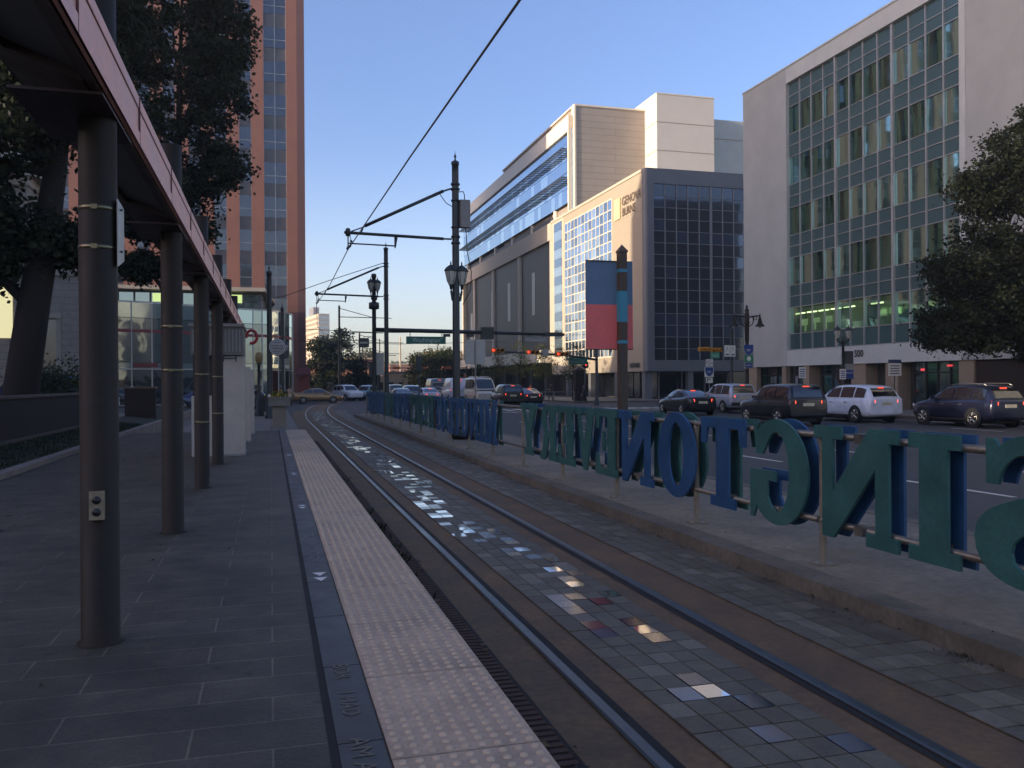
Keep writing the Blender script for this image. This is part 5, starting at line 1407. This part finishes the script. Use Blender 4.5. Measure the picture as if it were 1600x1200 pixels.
car('moving_car', 'low dark sedan right of the black SUV in the crossing', 'car', 'sedan', (.014,.014,.015), 20.5, 68.6, R(-2), group='traffic at the far crossing')
car('moving_van', 'cream van with a white roof rack facing the viewer', 'van', 'van', (.5,.44,.34), 18.4, 76, R(180), brake=False, metal=0., ladder=True, group='traffic at the far crossing')
car('moving_van', 'plain white cargo van seen from behind left of the cream van', 'van', 'van', (.55,.55,.57), 17.8, 84.5, 0, metal=0., windowless=True, group='traffic at the far crossing')
car('moving_van', 'dark grey van left of the white cargo van', 'van', 'van', (.1,.1,.11), 17.4, 93, 0, metal=0., group='traffic at the far crossing')
car('moving_car', 'pale car with lit tail lights left of the lantern pole', 'car', 'sedan', (.5,.42,.45), 14.6, 82, 0, group='traffic at the far crossing')
car('moving_car', 'blue grey hatchback beside the pale car at the crossing', 'car', 'suv', (.12,.16,.2), 13.2, 84, 0, brake=False, group='traffic at the far crossing')
car('moving_car', 'dark sedan passing below the green street sign', 'car', 'sedan', (.03,.03,.035), 11.4, 78, 0, brake=False, group='traffic at the far crossing')
car('moving_car', 'sandy pickup behind the dark sedan at the crossing', 'car', 'boxsuv', (.35,.28,.2), 13.4, 97, 0, brake=False, group='traffic at the far crossing')
car('moving_car', 'white SUV just right of the gold sedan', 'suv', 'boxsuv', (.6,.6,.62), 8.3, 97.5, R(200), brake=False, metal=0., group='traffic at the far crossing')
car('moving_car', 'teal grey car half hidden by the end of the railing', 'car', 'suv', (.12,.2,.22), 10.6, 100, R(150), brake=False, group='traffic at the far crossing')
car('parked_van', 'blue van parked beyond the brick wall on the left', 'van', 'van', (.03,.08,.2), -13.3, 56, R(70), z=.1, brake=False, group='vehicles parked beyond the lawn')
car('parked_car', 'red car parked beyond the brick wall on the left', 'car', 'suv', (.35,.03,.03), -12.2, 60.5, R(80), z=.1, brake=False, metal=0., group='vehicles parked beyond the lawn')
car('parked_car', 'white car parked beyond the brick wall next to the red one', 'car', 'suv', (.6,.6,.6), -12.6, 64.5, R(80), z=.1, brake=False, metal=0., group='vehicles parked beyond the lawn')
car('parked_car', 'dark blue car glimpsed between the canopy columns', 'car', 'suv', (.02,.03,.09), -4.2, 62, R(85), z=.1, brake=False, group='vehicles parked beyond the lawn')
car('parked_car', 'silver car behind the dark lamp post on the left', 'car', 'sedan', (.4,.4,.42), -1.6, 70, R(20), z=.0, brake=False, group='vehicles parked beyond the lawn')

# ================================================================== PEOPLE
def person(label, x, y, z, rz, top, legs, skin=(.3,.18,.12), hair=(.02,.015,.012), hgt=1.72, stride=.12, group='people on the far pavements', bend_arm=0.):
    root = thing('person', label, 'person', (0,0,0), group)
    s = hgt/1.75
    P = {}; E = []; Rr = {}
    def v(n, p, r, par=None):
        P[n] = Vector(p)*s; Rr[n] = r*s
        if par: E.append((par, n))
    v('hip',(0,0,.95),.135); v('waist',(0,0,1.08),.125,'hip'); v('chest',(0,.0,1.28),.15,'waist'); v('sh',(0,-.01,1.42),.12,'chest'); v('neck',(0,.0,1.5),.055,'sh'); v('jaw',(0,.025,1.57),.07,'neck'); v('head',(0,.02,1.66),.092,'jaw'); v('crown',(0,.01,1.73),.06,'head')
    for k, sg in (('l',-1),('r',1)):
        f = stride*sg
        v('hj'+k,(sg*.09,0,.9),.1,'hip'); v('kn'+k,(sg*.1,f+.04,.5),.065,'hj'+k); v('an'+k,(sg*.1,f*1.6-.02,.09),.04,'kn'+k); v('toe'+k,(sg*.11,f*1.6+.15,.035),.035,'an'+k)
        v('shj'+k,(sg*.19,-.01,1.4),.06,'sh'); v('el'+k,(sg*.25,-f*.8-.02,1.12),.045,'shj'+k)
        wp = Vector((sg*.24,-f*1.4+.08+bend_arm*.15,.87+bend_arm*.3)); v('wr'+k,wp,.03,'el'+k)
        v('pm'+k,wp+Vector((0,.015,-.07)),.032,'wr'+k)
        for q in range(4): 
            v('f%d%s'%(q,k), wp+Vector((sg*.004,-.022+q*.018,-.12)),.0095,'pm'+k); v('g%d%s'%(q,k), wp+Vector((-sg*.012,-.02+q*.018,-.155+abs(q-1.5)*.008)),.008,'f%d%s'%(q,k))
        v('th'+k, wp+Vector((-sg*.01,.045,-.085)),.0095,'pm'+k)
    names = list(P); idx = {n:i for i,n in enumerate(names)}
    me = bpy.data.meshes.new('person_body'); me.from_pydata([P[n] for n in names], [(idx[a],idx[b_]) for a,b_ in E], [])
    o = bpy.data.objects.new('body', me); C.objects.link(o)
    md = o.modifiers.new('skin','SKIN'); sv = me.skin_vertices[0].data
    for n in names: sv[idx[n]].radius = (Rr[n],Rr[n])
    sv[0].use_root = True
    o.modifiers.new('sub','SUBSURF').levels = 1; o.modifiers['sub'].render_levels = 1
    bpy.context.view_layer.update()
    m2 = bpy.data.meshes.new_from_object(o.evaluated_get(bpy.context.evaluated_depsgraph_get()))
    bpy.data.objects.remove(o)
    mats = [M_plain('skin', skin, .6, var=.1), M_plain('top cloth', top, .85, var=.25), M_plain('trouser cloth', legs, .85, var=.25), M_plain('shoe', (.03,.03,.03), .6)]
    for m in mats: m2.materials.append(m)
    for p in m2.polygons:
        c = p.center/s
        arm = abs(c.x) > .17
        if c.z > 1.49: mi = 0
        elif arm and c.z < .9+bend_arm*.3: mi = 0
        elif c.z < .08: mi = 3
        elif c.z < .98 and not (arm and c.z > .85): mi = 2
        else: mi = 1
        p.material_index = mi; p.use_smooth = True
    bo = bpy.data.objects.new('body', m2); C.objects.link(bo); bo.parent = root
    b = MB(); c = P['head']
    b.lathe((c.x,c.y-.015*s,c.z-.02*s), [(.09*s,0),(.104*s,.04*s),(.09*s,.1*s),(.05*s,.125*s),(.001,.132*s)], 12); b.build('hair', M_plain('hair', hair, .8), root)
    b = MB()
    for sg in (-1,1): b.ball((sg*.032*s,c.y+.088*s,c.z-.01*s), .011*s, 6)
    b.build('eyes', m_trim, root)
    b = MB(); b.add([(-.014*s,c.y+.085*s,c.z-.05*s),(.014*s,c.y+.085*s,c.z-.05*s),(0,c.y+.115*s,c.z-.045*s),(0,c.y+.086*s,c.z+.0)], [(0,1,2),(0,2,3),(2,1,3)]); b.build('nose', mats[0], root)
    root.location = (x,y,z); root.rotation_euler = (0,0,rz)
    return root
person('person in an orange top waiting at the curb by the dark sedan', 22.9, 75.2, .15, R(120), (.45,.14,.07), (.05,.05,.06), hgt=1.7)
person('person in dark clothes with white bag standing by the metal barrier', 25.0, 75.6, .15, R(80), (.03,.03,.035), (.02,.02,.025), bend_arm=1.)
person('person in black walking past the pedestrian signal', 26.9, 72.0, .0, R(100), (.025,.025,.03), (.02,.02,.022), stride=.2)
person('person in a dark coat on the pavement left of the black sedan', 29.4, 69.4, .0, R(10), (.03,.028,.028), (.025,.025,.03), stride=.16)
person('person in a tan jacket and white cap beside the dark wall segment', -5.9, 41, .1, R(-60), (.4,.31,.2), (.06,.06,.08), hair=(.6,.6,.6), bend_arm=.6)
person('person in black standing by the flower planter on the left', -.75, 52, .1, R(30), (.018,.018,.022), (.015,.015,.018), bend_arm=.5)
person('person in a red and white shirt under the red awning', 1.5, 75, .0, R(160), (.45,.3,.32), (.03,.03,.04))

# ================================================================== TREES
def tree(name, label, base, trunk, clumps, leaf, mats, n, group=None, limb_r=.1, sub=26, spread=.5, seed=1, trunk_r=None, twigs=True, flare=1.3):
    rnd = random.Random(seed)
    t = thing(name, label, 'tree', base, group)
    b = MB()
    rs = trunk_r or [.35-.25*i/(len(trunk)-1) for i in range(len(trunk))]
    b.tube(trunk, rs, 14)
    b.tube([(trunk[0][0],trunk[0][1],base[2]-.05),(trunk[0][0],trunk[0][1],base[2]+.25)], [rs[0]*flare,rs[0]*1.03], 14)
    b2 = MB()
    subs = []
    for (cx,cy,cz,ax,ay,az) in clumps:
        st = Vector(min(trunk[1:], key=lambda p: abs(p[2]-(cz-az*.8))+.3*math.hypot(p[0]-cx,p[1]-cy)))
        en = Vector((cx,cy,cz)); mid = st.lerp(en,.5)+Vector((rnd.uniform(-.3,.3),rnd.uniform(-.3,.3),.25))
        if (en-st).length > .4:
            b.tube([st, mid, en], [limb_r, limb_r*.65, limb_r*.3], 8)
        for k in range(sub):
            while True:
                p = Vector((rnd.uniform(-1,1),rnd.uniform(-1,1),rnd.uniform(-1,1)))
                if .25 < p.length < 1: break
            q = Vector((cx+p.x*ax, cy+p.y*ay, cz+p.z*az)); subs.append((q, rnd.choice((0,0,1,1,2)), rnd.uniform(.6,1.25)))
            if twigs: b.tube([en.lerp(st,.25*rnd.random()), en.lerp(q,.55)+Vector((0,0,rnd.uniform(-.1,.15))), q], [limb_r*.3, limb_r*.18, .008], 5, cap=False)
    b.build('trunk', m_bark, t)
    per = max(1, n//len(subs))
    for q, mi, sc2 in subs:
        sg = spread*sc2
        for k in range(per):
            p = q+Vector((rnd.gauss(0,sg*.55),rnd.gauss(0,sg*.55),rnd.gauss(0,sg*.38)))
            d = Vector((rnd.gauss(0,1),rnd.gauss(0,1),rnd.gauss(-.2,.7))).normalized()
            e = d.cross(Vector((rnd.gauss(0,1),rnd.gauss(0,1),rnd.gauss(0,1)))).normalized()
            L = leaf*rnd.uniform(.6,1.3); W = L*.36
            m_ = mi if rnd.random() < .8 else rnd.randrange(3)
            o = len(b2.v)
            b2.v += [tuple(p), tuple(p+d*L*.5+e*W), tuple(p+d*L), tuple(p+d*L*.5-e*W)]
            b2.f.append([o,o+1,o+2,o+3]); b2.m.append(m_); b2.s.append(False)
    b2.build('crown', mats, t, fix=False)
    return t
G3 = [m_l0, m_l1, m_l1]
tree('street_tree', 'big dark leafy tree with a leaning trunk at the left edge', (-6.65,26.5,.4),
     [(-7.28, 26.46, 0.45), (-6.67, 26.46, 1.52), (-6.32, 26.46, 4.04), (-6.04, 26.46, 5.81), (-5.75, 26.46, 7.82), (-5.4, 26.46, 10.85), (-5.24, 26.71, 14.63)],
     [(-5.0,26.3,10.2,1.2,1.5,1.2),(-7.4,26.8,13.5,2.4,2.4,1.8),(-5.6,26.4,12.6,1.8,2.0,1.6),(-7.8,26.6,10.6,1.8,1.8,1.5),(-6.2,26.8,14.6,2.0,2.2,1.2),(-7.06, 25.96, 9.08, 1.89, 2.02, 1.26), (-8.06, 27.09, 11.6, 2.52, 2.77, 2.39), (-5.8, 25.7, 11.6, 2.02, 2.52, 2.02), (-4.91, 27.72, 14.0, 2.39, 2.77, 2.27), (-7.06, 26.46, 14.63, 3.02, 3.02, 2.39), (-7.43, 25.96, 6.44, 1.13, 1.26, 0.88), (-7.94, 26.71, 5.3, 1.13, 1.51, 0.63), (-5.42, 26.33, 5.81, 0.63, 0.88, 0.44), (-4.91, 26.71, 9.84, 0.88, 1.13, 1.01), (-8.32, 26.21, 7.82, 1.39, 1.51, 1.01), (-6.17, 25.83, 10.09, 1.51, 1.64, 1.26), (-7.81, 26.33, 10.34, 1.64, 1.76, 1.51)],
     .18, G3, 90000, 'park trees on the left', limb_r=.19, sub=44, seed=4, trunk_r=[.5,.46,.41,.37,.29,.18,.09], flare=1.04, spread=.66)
tree('street_tree', 'tall dark tree reaching over the canopy before the orange tower', (-4.35,42,.1),
     [(-4.35,42,0),(-4.3,42,5),(-4.2,42,9),(-4.0,42,13),(-3.9,42,17),(-3.8,42,20)],
     [(-4.6,42,10.6,2.3,2.2,1.4),(-2.6,41.5,12,1.6,2,1.4),(-5.4,42,13.5,2,2.4,1.8),(-2.3,42,15,1.6,2,1.7),(-4.2,42,17,2.6,2.6,1.8),(-2.4,42,19.3,2.0,2,1.7),(-4.6,41.6,20.6,2.5,2.4,1.8),(-4.3,42,23,2.2,2.2,1.6),(-6,41.6,9.2,1.3,1.4,.7),(-3.6,41.6,8.9,1.0,1.2,.55),(-1.9,42,17.2,1.0,1.2,.9),(-6.2,42,17.5,1.4,1.6,1.6),(-5.6,42.6,7.4,.9,1.1,.6)],
     .2, G3, 60000, 'park trees on the left', limb_r=.14, sub=30, seed=8, trunk_r=[.3,.26,.22,.16,.1,.05], spread=.58)
tree('street_tree', 'broad dark green street tree at the right edge, before the brick wall', (32.4,28.8,.15),
     [(32.4,28.8,.1),(32.3,28.8,2.2),(32.0,28.9,4),(31.6,29,6.2),(31.2,29,8.5),(30.8,29,11)],
     [(29.6,29,8.3,2.2,2.2,1.7),(31.2,28.6,10.2,2.4,2.4,1.7),(30.4,29,11.4,1.7,1.8,1.1),(27.0,29,6.3,1.5,1.4,.75),(29.0,29,6.2,1.6,1.6,.9),(31.0,28.6,5.4,1.8,1.8,1.0),(27.7,29.2,4.5,1.7,1.5,.55),(29.8,29,4.3,1.7,1.6,.8),(26.7,29.2,3.75,.9,.9,.35),(28.4,29,9.6,1.1,1.2,.9),(28.2,29,3.5,1.0,.9,.35),(31.5,28.4,3.2,1.6,1.5,.6),(31.8,28.6,12.6,1.9,1.9,1.0),(29.6,28.9,7.0,1.6,1.6,1.2),(31.6,28.5,7.6,1.9,1.9,1.6),(30.0,29,10.4,1.5,1.5,1.2),(28.6,29,5.2,1.6,1.5,.9),(30.8,28.8,4.0,1.6,1.5,.8)],
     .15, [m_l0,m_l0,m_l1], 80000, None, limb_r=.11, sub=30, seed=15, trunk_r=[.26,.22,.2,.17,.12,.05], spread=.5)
def small_tree(x, y, h, lab, seed, r=1.2, base=.15, mats=None, z0=.38, n=1800, leaf=.16, grp='young street trees along the far pavement'):
    cl = [(x+dx*r, y+dy*r, base+h*hz, r*.7, r*.7, h*.14) for dx,dy,hz in ((-.35,0,.55),(.4,.1,.6),(0,-.3,.72),(.1,.3,.86),(-.1,0,.47))]
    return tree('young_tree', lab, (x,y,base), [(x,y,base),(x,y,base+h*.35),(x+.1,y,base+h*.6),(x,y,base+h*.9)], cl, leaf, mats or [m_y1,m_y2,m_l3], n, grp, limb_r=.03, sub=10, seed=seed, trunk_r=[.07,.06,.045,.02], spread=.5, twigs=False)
small_tree(29.6,112,6.2,'young yellow green tree furthest left before the granite building',31,1.7)
small_tree(29.4,101,6.6,'young tree second from the left before the granite building',32,1.6)
small_tree(28.3,88,5.8,'sunlit yellowish young tree in front of the granite building columns',33,1.7)
small_tree(29.3,81.6,5.4,'young tree by the green name sign at the cream building',34,1.6, mats=[m_l2,m_l3,m_y1])
small_tree(30,126,6,'thin young tree at the far end of the granite building',35,1.5)
def back_tree(x, y, h, r, lab, seed, mats, n=3500, leaf=.5, base=0.):
    cl = [(x+dx*r, y+dy*r, base+h*hz, r*.6, r*.6, h*.15) for dx,dy,hz in ((-.4,0,.45),(.45,.1,.5),(0,-.3,.68),(.15,.3,.84),(-.3,.2,.75),(.35,-.1,.33),(-.4,-.1,.28))]
    return tree('background_tree', lab, (x,y,base), [(x,y,base),(x,y,base+h*.35),(x,y,base+h*.6),(x,y,base+h*.85)], cl, leaf, mats, n, 'trees beyond the crossing', limb_r=.1, sub=12, seed=seed, trunk_r=[.3,.25,.18,.08], spread=r*.3, twigs=False)
back_tree(9.6,162,11,3.6,'dense dark tree beside the tracks beyond the gold sedan',41,[m_l1,m_l1,m_l2], 5000)
back_tree(12.8,172,13,4,'tall dark tree behind the far catenary poles',42,[m_l1,m_l1,m_l2], 5000)
back_tree(14.6,150,6.5,2.4,'small dark tree below the far cross arms',43,[m_l1,m_l2,m_l2], 2500)
back_tree(28.6,163,8.3,3.7,'bright yellow green tree left of the thin black sign post',44,[m_y1,m_y2,m_y1], 4000)
back_tree(33.4,163,8.3,3.5,'grey green tree right of the thin black sign post',45,[m_l2,m_l3,m_y1], 4000)
back_tree(21.5,210,10,5,'distant green tree behind the orange roofed station',46,[m_y1,m_l3,m_l3], 3000, .6)
back_tree(44,230,12,6,'distant yellow green tree left of the brick chimney',47,[m_y1,m_l3,m_y2], 3000, .6)
t = thing('hedge', 'dark shrub growing along the brick wall in front of the courthouse', 'shrub', (-11.5, 52, .1))
b = MB(); rnd = random.Random(3)
for k in range(5000):
    p = Vector((-11.4+rnd.gauss(0,1.0), 52+rnd.gauss(0,.8), 2.0+abs(rnd.gauss(0,.6))-rnd.random()*1.6)); d = Vector((rnd.gauss(0,1),rnd.gauss(0,1),rnd.gauss(0,1))).normalized(); e = d.cross(Vector((rnd.gauss(0,1),rnd.gauss(0,1),1))).normalized()
    L = .2; b.add([p,p+d*L*.5+e*.06,p+d*L,p+d*L*.5-e*.06], [(0,1,2,3)], rnd.randrange(2))
b.build('foliage', [m_l1,m_l2], t, fix=False)

# ================================================================== SMALL THINGS
t = thing('planter', 'grey pedestal planter with yellow flowers at the end of the platform', 'planter', (.34, 37, .1))
b = MB(); b.box(.06,.62,36.75,37.3,.1,1.0); b.build('pedestal', M_plain('planter stone', (.22,.19,.17), .8, var=.2), t)
b = MB(); b.box(-.1,.78,36.6,37.45,1.0,1.34); b.box(-.14,.82,36.56,37.49,1.3,1.38); bx = b.build('planter_box', M_plain('planter box', (.17,.16,.155), .7, var=.2), t)
b = MB(); rnd = random.Random(2)
for k in range(700):
    p = Vector((.34+rnd.gauss(0,.2),37+rnd.gauss(0,.2),1.36+abs(rnd.gauss(0,.1)))); d = Vector((rnd.gauss(0,1),rnd.gauss(0,1),rnd.gauss(.3,1))).normalized(); e = d.cross(Vector((rnd.gauss(0,1),1,rnd.gauss(0,1)))).normalized()
    b.add([p,p+d*.05+e*.02,p+d*.1,p+d*.05-e*.02], [(0,1,2,3)], 0 if rnd.random() < .65 else 1)
for sx in (-.06,.74): b.ball((sx,36.8,1.42),.06,8,2)
b.build('flowers', [m_l3, M_plain('yellow petals', (.6,.42,.05), .7), m_signwhite], t, fix=False)
t = thing('round_sign', 'round grey emblem sign on the left catenary pole', 'sign', (.33, 44.9, 3.75))
b = MB(); b.lathe((.33,44.9,3.78), [(.001,0),(.4,0),(.42,.02),(.42,.06),(.001,.06)], 32, axis='y'); b.build('sign_board', M_plain('sign grey', (.2,.2,.22), .5, var=.1), t)
b = MB()
b.lathe((.33,44.893,3.78), [(.36,0),(.39,0)], 32, axis='y'); b.lathe((.33,44.893,3.78), [(.29,0),(.305,0)], 32, axis='y')
text_mb(b, 'NEWARK', .13, lambda u,v,d:(.33-.27+u,44.89,3.88+v)); text_mb(b, 'LIGHT RAIL', .1, lambda u,v,d:(.33-.27+u,44.89,3.74+v), sx=.9); text_mb(b, 'STATION', .11, lambda u,v,d:(.33-.25+u,44.89,3.58+v), sx=.95)
b.build('lettering', m_signwhite, t)
b = MB(); b.tube([(.33,45.0,3.3),(.33,45.0,4.2)], .03, 6); b.tube([(.33,45,3.45),(-.05,46.9,3.45)], .025, 6); b.tube([(.33,45,4.1),(-.05,46.9,4.1)], .025, 6); b.build('bracket', m_pole, t)
t = thing('street_lamp', 'black lamp post with an amber lantern on the left pavement', 'street lamp', (-.64, 50.7, .1))
b = MB(); b.lathe((-.64,50.7,.1), [(.32,0),(.32,.15),(.2,.3),(.17,1.1),(.1,1.3),(.08,2.9),(.14,3.0)], 12); b.build('mast', m_pole, t)
b = MB(); b.lathe((-.64,50.7,3.1), [(.12,0),(.2,.15),(.2,.5),(.1,.62)], 10); b.build('lantern', M_plain('amber glass', (.3,.2,.08), .4), t)
t = thing('news_box', 'black newspaper box beside the planter', 'news box', (-.1, 50, .1))
b = MB(); b.box(-.5,.0,49.7,50.2,.35,1.25); b.box(-.45,-.05,49.75,50.15,1.25,1.32); b.build('box_body', m_black, t)
b = MB()
for x in (-.44,-.08): b.box(x,x+.04,49.75,49.79,.1,.36); b.box(x,x+.04,50.1,50.14,.1,.36)
b.build('leg', m_black, t)
b = MB(); b.box(-.4,-.1,49.69,49.7,.8,1.15); b.build('display_window', m_cglass, t)
t = thing('shop_kiosk', 'dark red kiosk with an awning at the foot of the tower', 'kiosk', (2.4, 92, .1))
b = MB(); b.box(2.75,3.9,92,94,.12,3.6); b.build('kiosk_body', M_plain('kiosk red', (.2,.05,.04), .7, var=.2), t)
b = MB(); b.add([(2.5,91.2,2.9),(4.0,91.2,2.9),(4.0,92.05,3.6),(2.5,92.05,3.6)], [(0,1,2,3)]); b.add([(2.5,91.2,2.9),(4.0,91.2,2.9),(4.0,91.2,2.7),(2.5,91.2,2.7)], [(0,1,2,3)]); b.build('awning', M_plain('dark awning', (.1,.03,.03), .8), t)
t = thing('metal_barrier', 'galvanised tube barrier at the corner kerb', 'railing', (25.8, 73.8, 0))
b = MB()
for z in (1.05, .6): b.tube([(22.9,74.1,z),(26.4,73.2,z)], .035, 8)
for u in (0,.5,1): b.tube([(22.9+3.5*u,74.1-.9*u,0),(22.9+3.5*u,74.1-.9*u,1.07)], .035, 8)
b.build('barrier_frame', m_galv, t)
for i, (x, y, s, lab) in enumerate(((5.75,26.4,.32,'larger black rubbish bag slumped behind the blue letters'),(6.15,26.0,.26,'smaller black rubbish bag behind the blue letters'))):
    t = thing('rubbish_bag', lab, 'bag', (x,y,.138), 'black rubbish bags on the median')
    b = MB(); rnd = random.Random(40+i); prof = [(s*.3,0),(s*.95,.03),(s*1.1,s*.35),(s*.8,s*.75),(s*.3,s*1.0),(s*.12,s*1.05),(s*.2,s*1.2),(.001,s*1.22)]
    b.lathe((x,y,.138), prof, 14)
    b.v = [(vx+rnd.uniform(-.04,.04),vy+rnd.uniform(-.04,.04),max(.138,vz+rnd.uniform(-.025,.025))) for vx,vy,vz in b.v]
    b.build('bag_body', M_plain('black bag', (.012,.012,.014), .35, var=.3), t)
t = thing('street_clock_post', 'short dark cabinet beside the crossing rail at the cream building', 'cabinet', (27.9, 76.0, .15))
b = MB(); b.box(27.5,28.4,75.7,76.3,.15,3.0); b.add([(27.4,75.6,3.0),(28.5,75.6,3.0),(28.5,76.4,3.0),(27.4,76.4,3.0),(27.95,76,3.35)], [(0,1,4),(1,2,4),(2,3,4),(3,0,4)]); b.build('cabinet_body', m_bronze, t)

# ================================================================== FAR BACKGROUND
t = thing('far_office', 'pale high office block with sunlit grid front, far beyond the tracks', 'building', (32, 601, 0))
ax = Vector((6.3,1.05,0)).normalized(); ay = Vector((-1.05,6.3,0)).normalized(); c0 = Vector((31.6,600,0))
def fp(a, b_, z): p = c0+ax*a+ay*b_; return (p.x,p.y,z)
b = MB(); b.add([fp(0,0,0),fp(7.6,0,0),fp(7.6,42,0),fp(0,42,0),fp(0,0,50),fp(7.6,0,50),fp(7.6,42,50),fp(0,42,50)], [(4,5,6,7),(0,1,5,4),(1,2,6,5),(2,3,7,6),(3,0,4,7)]); b.build('wall', m_farcream, t)
b = MB(); b.add([fp(1,20,50),fp(5,20,50),fp(5,34,50),fp(1,34,50),fp(1,20,56),fp(5,20,56),fp(5,34,56),fp(1,34,56)], [(4,5,6,7),(0,1,5,4),(1,2,6,5),(2,3,7,6),(3,0,4,7)]); b.build('roof_plant', m_grey, t)
b = MB()
for k in range(14):
    z = 2+k*3.4
    b.add([fp(-.1,1,z),fp(-.1,41,z),fp(-.1,41,z+1.7),fp(-.1,1,z+1.7)], [(0,1,2,3)], 0)
    b.add([fp(.3,-.1,z),fp(7.3,-.1,z),fp(7.3,-.1,z+2.2),fp(.3,-.1,z+2.2)], [(0,1,2,3)], 1)
b.build('window_band', [M_plain('warm window', (.3,.24,.17), .4), m_skyglass], t)
t = thing('station_hall', 'long low building with an orange tiled roof beyond the crossing', 'building', (12, 170, 0))
b = MB(); b.box(6,20.5,168,180,0,3.4); b.build('wall', M_plain('dark station front', (.08,.075,.07), .8, var=.3), t)
b = MB(); b.add([(5,167,3.3),(21,167,3.3),(19.5,173,5.6),(6.5,173,5.6),(5,180,3.3),(21,180,3.3)], [(0,1,2,3),(3,2,5,4),(1,5,2),(0,3,4)]); b.build('roof', m_roofor, t)
b = MB()
for k in range(8): b.box(7+k*1.7,8.2+k*1.7,167.9,168,.6,2.6)
b.build('window', m_cglass, t)
def simple_block(name, label, x0, x1, y0, y1, h, mat, roof=None, nwin=4, rows_=2):
    t = thing(name, label, 'building', ((x0+x1)/2, y0, 0), 'low buildings on the far side')
    b = MB(); b.box(x0,x1,y0,y1,0,h); b.build('wall', mat, t)
    b = MB(); b.box(x0-.2,x1+.2,y0-.2,y1+.2,h,h+.4); b.build('roof', roof or m_farcream, t)
    b = MB()
    for r_ in range(rows_):
        for k in range(nwin):
            w_ = (x1-x0)/nwin; b.box(x0+k*w_+w_*.25,x0+k*w_+w_*.75,y0-.06,y0+.02,h*(.15+r_*.8/rows_),h*(.15+r_*.8/rows_)+h*.4/rows_)
    b.build('window', m_cglass, t)
simple_block('far_building', 'cream low wall building sunlit right of the traffic mast', 20.5, 33.5, 176, 190, 3.9, m_farcream, m_towspan, 6, 1)
simple_block('far_building', 'dark red brick block behind the orange roofed station', 17, 24, 200, 215, 7.5, M_plain('dark red brick', (.2,.07,.055), .85, var=.2, scale=.3), m_farcream, 5, 2)
simple_block('far_building', 'long red brick row in the distance below the street sign', 40, 62, 300, 315, 8.5, m_farbrick, None, 9, 2)
simple_block('far_building', 'tan building in the distance near the brick chimney', 47, 58, 260, 270, 11.5, M_plain('tan stucco', (.42,.32,.2), .85, var=.2, scale=.3), None, 4, 3)
simple_block('far_building', 'small pinkish building right of the lantern pole', 38.6, 46, 190, 200, 7.5, m_farbrick, m_farcream, 3, 2)
simple_block('far_building', 'distant peach building left of the second catenary pole', 14, 26, 330, 345, 11, m_farbrick, None, 6, 2)
t = thing('brick_chimney', 'square sunlit brick chimney tower left of the lantern pole', 'chimney', (34.9, 168, 0))
b = MB(); b.box(34.0,36.2,168,170.2,0,7.3); b.box(33.8,36.4,167.8,170.4,6.9,7.3); b.build('shaft', m_farbrick, t)
b = MB(); b.box(33.7,36.5,167.7,170.5,7.3,7.5); b.build('cap', m_farcream, t)
# far signal arm
t = thing('traffic_mast', 'distant orange signal arm across the far crossing', 'traffic mast', (34, 150, 0))
b = MB(); b.tube([(19,150,4.6),(33.8,150,4.6)], .09, 6); b.lathe((33.8,150,0), [(.15,0),(.12,5)], 8); b.build('mast', m_pole, t)
b = MB()
for x in (20.5,25.2,29.6): b.box(x,x+1.3,149.8,150.1,4.4,4.85)
b.build('signal_housing', M_plain('signal orange', (.5,.12,.03), .5), t)
t = thing('utility_pole', 'pale thin pole rising behind the yellow green tree', 'pole', (27, 185, 0))
b = MB(); b.lathe((27,185,0), [(.2,0),(.12,12)], 8); b.build('mast', m_farcream, t)
# low wooded ridge on the horizon, uneven outline
b = MB(); rnd = random.Random(12); n = 160; vs = []; fs = []
for i in range(n+1):
    x = -300+i*6; h = 9+3*math.sin(i*.21)+2*math.sin(i*.53+1)+rnd.uniform(-1.2,1.6)
    vs += [(x, 470+20*math.sin(i*.1), -1), (x, 500+20*math.sin(i*.1), h), (x, 560, h*.9), (x, 640, -1)]
for i in range(n):
    for k in range(3): fs.append((i*4+k,(i+1)*4+k,(i+1)*4+k+1,i*4+k+1))
b.add(vs, fs, 0, False); o = b.build('hills', m_hill); o['kind'] = 'structure'
b = MB()
for k in range(7000):
    i = rnd.uniform(0,n); x = -300+i*6; y = 470+rnd.uniform(-8,60); h0 = 8+3*math.sin(i*.21)+2*math.sin(i*.53+1)
    p = Vector((x,y,rnd.uniform(.3,1.25)*h0)); d = Vector((rnd.gauss(0,1),rnd.gauss(0,.3),rnd.gauss(0,1))).normalized(); e = d.cross(Vector((0,1,.2))).normalized()
    b.add([p,p+d*1.2+e*.9,p+d*2.4,p+d*1.2-e*.9], [(0,1,2,3)], rnd.randrange(3))
o = b.build('woods', [m_l2,m_y1,m_l3], fix=False); tag(o, 'distant tree belt along the horizon', 'woods', kind='stuff')

# evening air: one even volume round everything, sky outside
hz, nt, bs = nodes('evening haze')
nt.nodes.remove(bs)
pv = nt.nodes.new('ShaderNodeVolumePrincipled'); pv.inputs['Color'].default_value = (.95, .93, .9, 1)
pv.inputs['Density'].default_value = .0005; pv.inputs['Anisotropy'].default_value = .3
nt.links.new(pv.outputs[0], nt.nodes['Material Output'].inputs['Volume'])
b = MB(); b.box(-320, 420, -140, 690, -1.06, 64); o = b.build('haze', hz); tag(o, 'thin pale evening haze over the street', 'haze', kind='stuff')
